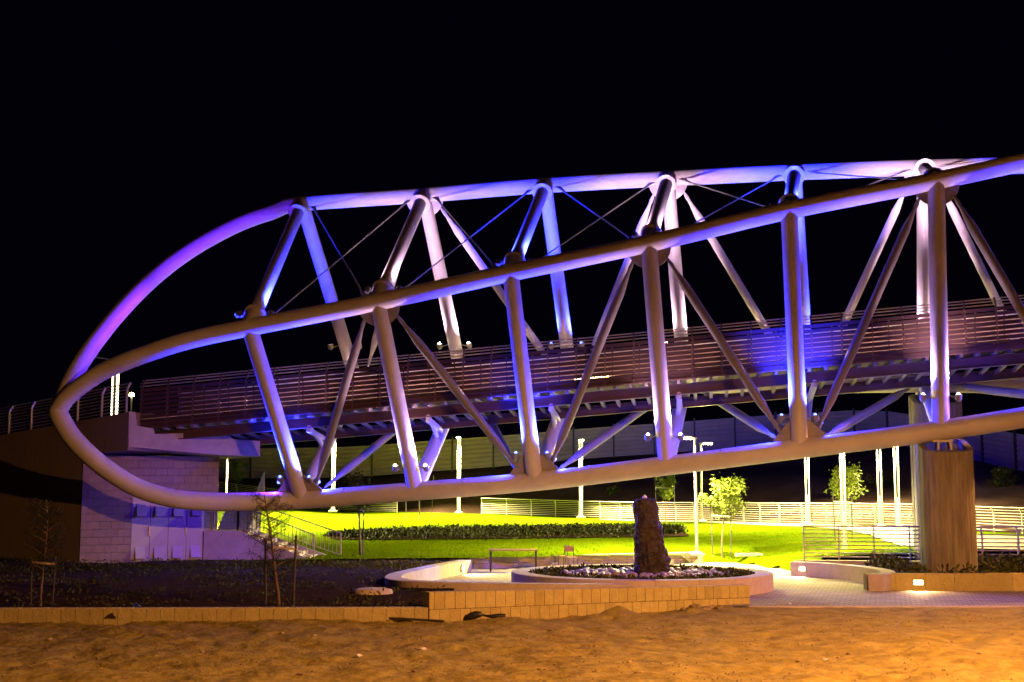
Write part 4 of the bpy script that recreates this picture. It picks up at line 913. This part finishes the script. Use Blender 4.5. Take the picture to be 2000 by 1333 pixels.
# ================================================================== TABLE AND CHAIRS
p0, p1 = atz(958, 1117, 0), atz(1046, 1114, 0)
tb = thing('park_table', Vector(((p0.x + p1.x) / 2, p0.y + 0.3, 0)), 'plain table with thin top and dark legs on the plaza', 'table')
cxm, cym = (p0.x + p1.x) / 2, p0.y + 0.3; Lx = p1.x - p0.x
MB().box((cxm, cym, 0.80), (Lx + 0.12, 0.75, 0.04)).build('table_top', 'wood', tb)
for ax in (-1, 1):
    for ay in (-1, 1): MB().box((cxm + ax * (Lx / 2 - 0.0), cym + ay * 0.31, 0.39), (0.07, 0.07, 0.78)).build('leg', 'black', tb)
def chair(p, rz, label):
    p = Vector(p); t = thing('cafe_chair', p, label, 'chair', 'wooden chairs on the plaza'); c, s = math.cos(rz), math.sin(rz)
    L = lambda x, y, z: p + Vector((c * x - s * y, s * x + c * y, z))
    MB().obox(L(0, 0, 0.46), Vector((c, s, 0)) * 0.2, Vector((-s, c, 0)) * 0.2, Vector((0, 0, 0.018))).build('seat', 'wood', t)
    for x in (-0.18, 0.18):
        MB().tube([L(x, 0.19, 0), L(x, 0.18, 0.45), L(x, 0.25, 0.9)], 0.014, 6).build('leg', 'black', t); MB().tube([L(x, -0.19, 0), L(x, -0.18, 0.45)], 0.014, 6).build('leg', 'black', t)
    MB().obox(L(0, 0.235, 0.78), Vector((c, s, 0)) * 0.19, Vector((-s, c, 0)) * 0.012, Vector((0, 0, 0.1))).build('backrest', 'wood', t)
q = atz(1116, 1113, 0); chair(q, R(20), 'right-hand wooden chair facing the lawn beside the table'); q = atz(1104, 1111, 0); chair(q + Vector((-0.15, 0.3, 0)), R(-70), 'left-hand wooden chair turned sideways beside the table')

# ================================================================== SMALL THINGS
def scat(name, px, py, z, s, label, group=None, flat=0.6, mt='rock', cat='rock', n=1):
    p = atz(px, py, z); z_ = dirt_z(p.x, p.y) if p.y < 33.4 else z
    o = link(name, random.choice(ROCK), Vector((p.x, p.y, z_ + s * 0.2))); o.scale = (s * random.uniform(.8, 1.4), s, s * flat); o.rotation_euler = (0, 0, random.uniform(0, 6)); tag(o, label, cat, group)
ROCK = [rock_mesh(20 + i, 'rock', 2, 0.7, 0.5) for i in range(5)]
for k in range(46):
    scat('loose_stone', random.uniform(20, 1980), random.uniform(1222, 1325), -0.05, random.uniform(0.02, 0.055), 'small loose stone lying on the bare dirt', 'small stones scattered on the dirt')
for px, py, s in ((1345, 1190, .10), (1362, 1187, .16), (1378, 1189, .13), (1392, 1187, .11), (1405, 1188, .12), (1418, 1186, .08), (1352, 1193, .08), (1335, 1192, .07)):
    scat('dirt_clod', px, py + 2, -0.02, s, 'dark dirt clod in the heap by the yellow wall end', 'dirt clods by the wall', 0.8)
grv = MB(); random.seed(5)
for k in range(17000):
    x = random.uniform(-12, 14); y = random.uniform(19, 33.2)
    if random.random() > 0.35 + 0.9 * mnoise.noise(Vector((x * 0.5, y * 0.5, 0))): continue
    s = 0.006 + 0.028 * random.random() ** 3; z = dirt_z(x, y); a = random.uniform(0, 6); c, q = math.cos(a) * s, math.sin(a) * s
    grv.add([(x + c, y + q, z), (x - q, y + c, z), (x - c, y - q, z), (x + q, y - c, z), (x, y, z + s)], [(0, 1, 4), (1, 2, 4), (2, 3, 4), (3, 0, 4)])
tag(grv.build('gravel', 'rock', None, Vector((0, 0, 0))), 'fine gravel strewn over the bare dirt', 'gravel', kind='stuff')
a = atz(672, 1206, -0.0); b = atz(868, 1216, -0.03); a.z = 0.07; b.z = 0.02
tag(MB().bar(a - Vector((0, 0.25, 0)), b - Vector((0, 0.25, 0)), 0.09, 0.05).build('dark_plank', 'stake', None), 'long dark plank lying against the foot of the low wall', 'plank')
a = atz(915, 1208, 0.0); pl_ = MB(); pl_.tube(spline([a + Vector((0, -0.1, 0.04)), a + Vector((0.25, -0.12, 0.10)), a + Vector((0.5, -0.15, 0.06)), a + Vector((0.88, -0.12, 0.06))], 6), [0.045 + 0.02 * math.sin(i * 0.5) + (0.03 if i < 8 else 0) for i in range(19)], 8)
tag(pl_.build('rubber_hose', 'black', None), 'crumpled black rubber piece at the foot of the yellow wall', 'rubber')
a = atz(728, 1154, 0.34); mhc = MB(); mhc.lathe((a.x, a.y, bed_z(a.x, a.y)), [(0.001, 0.14), (0.40, 0.13), (0.52, 0.10), (0.55, 0.0)], 22); tag(mhc.build('manhole_cover', 'coping', None), 'pale round concrete manhole cover in the dark bed', 'manhole')
a = at(1463, 1092, 53.8); tag(MB().box((a.x, a.y, park_z(a.x, a.y) + 0.04), (1.1, 0.5, 0.12), 0.1).build('drain_cover', 'conc2', None), 'flat concrete drain cover at the right front of the lawn', 'drain')
a = atz(258, 1186, 0.36); bb = MB(); bb.tube(spline([a, a + Vector((.07, .03, .06)), a + Vector((.14, 0, .03)), a + Vector((.2, .02, .0))], 4), [0.02, .03, .035, .03, .04, .03, .035, .03, .04, .03, .03, .025, .02], 7); tag(bb.build('blue_bag', 'blue', None), 'small crumpled blue plastic bag on the low wall', 'bag')

for k, (px, py, lab) in enumerate(((100, 1250, 'small white paper scrap on the dark dirt at far left'), (700, 1282, 'white paper scrap on the dirt below the plank'), (826, 1270, 'crumpled pale litter on the dirt below the black rubber'), (1543, 1181, 'tiny white scrap at the edge of the paving'), (1613, 1285, 'pale crumpled bag on the bright dirt at right'), (1808, 1172, 'thin white scrap on the paving below the wall light'))):
    a = atz(px, py, -0.04 if py > 1183 else 0.02); r_ = 0.05 + 0.02 * (k % 3); mb = MB(); z_ = (dirt_z(a.x, a.y) if a.y < 33.4 else 0.0) + 0.015
    vs = [(a.x + r_ * math.cos(t * 1.05) * random.uniform(.6, 1.3), a.y + r_ * math.sin(t * 1.05) * random.uniform(.6, 1.3), z_ + random.uniform(0, 0.05)) for t in range(6)] + [(a.x, a.y, z_ + 0.05)]
    mb.add(vs, [(t, (t + 1) % 6, 6) for t in range(6)]); tag(mb.build('paper_scrap', 'white', None), lab, 'litter', 'litter on the ground')
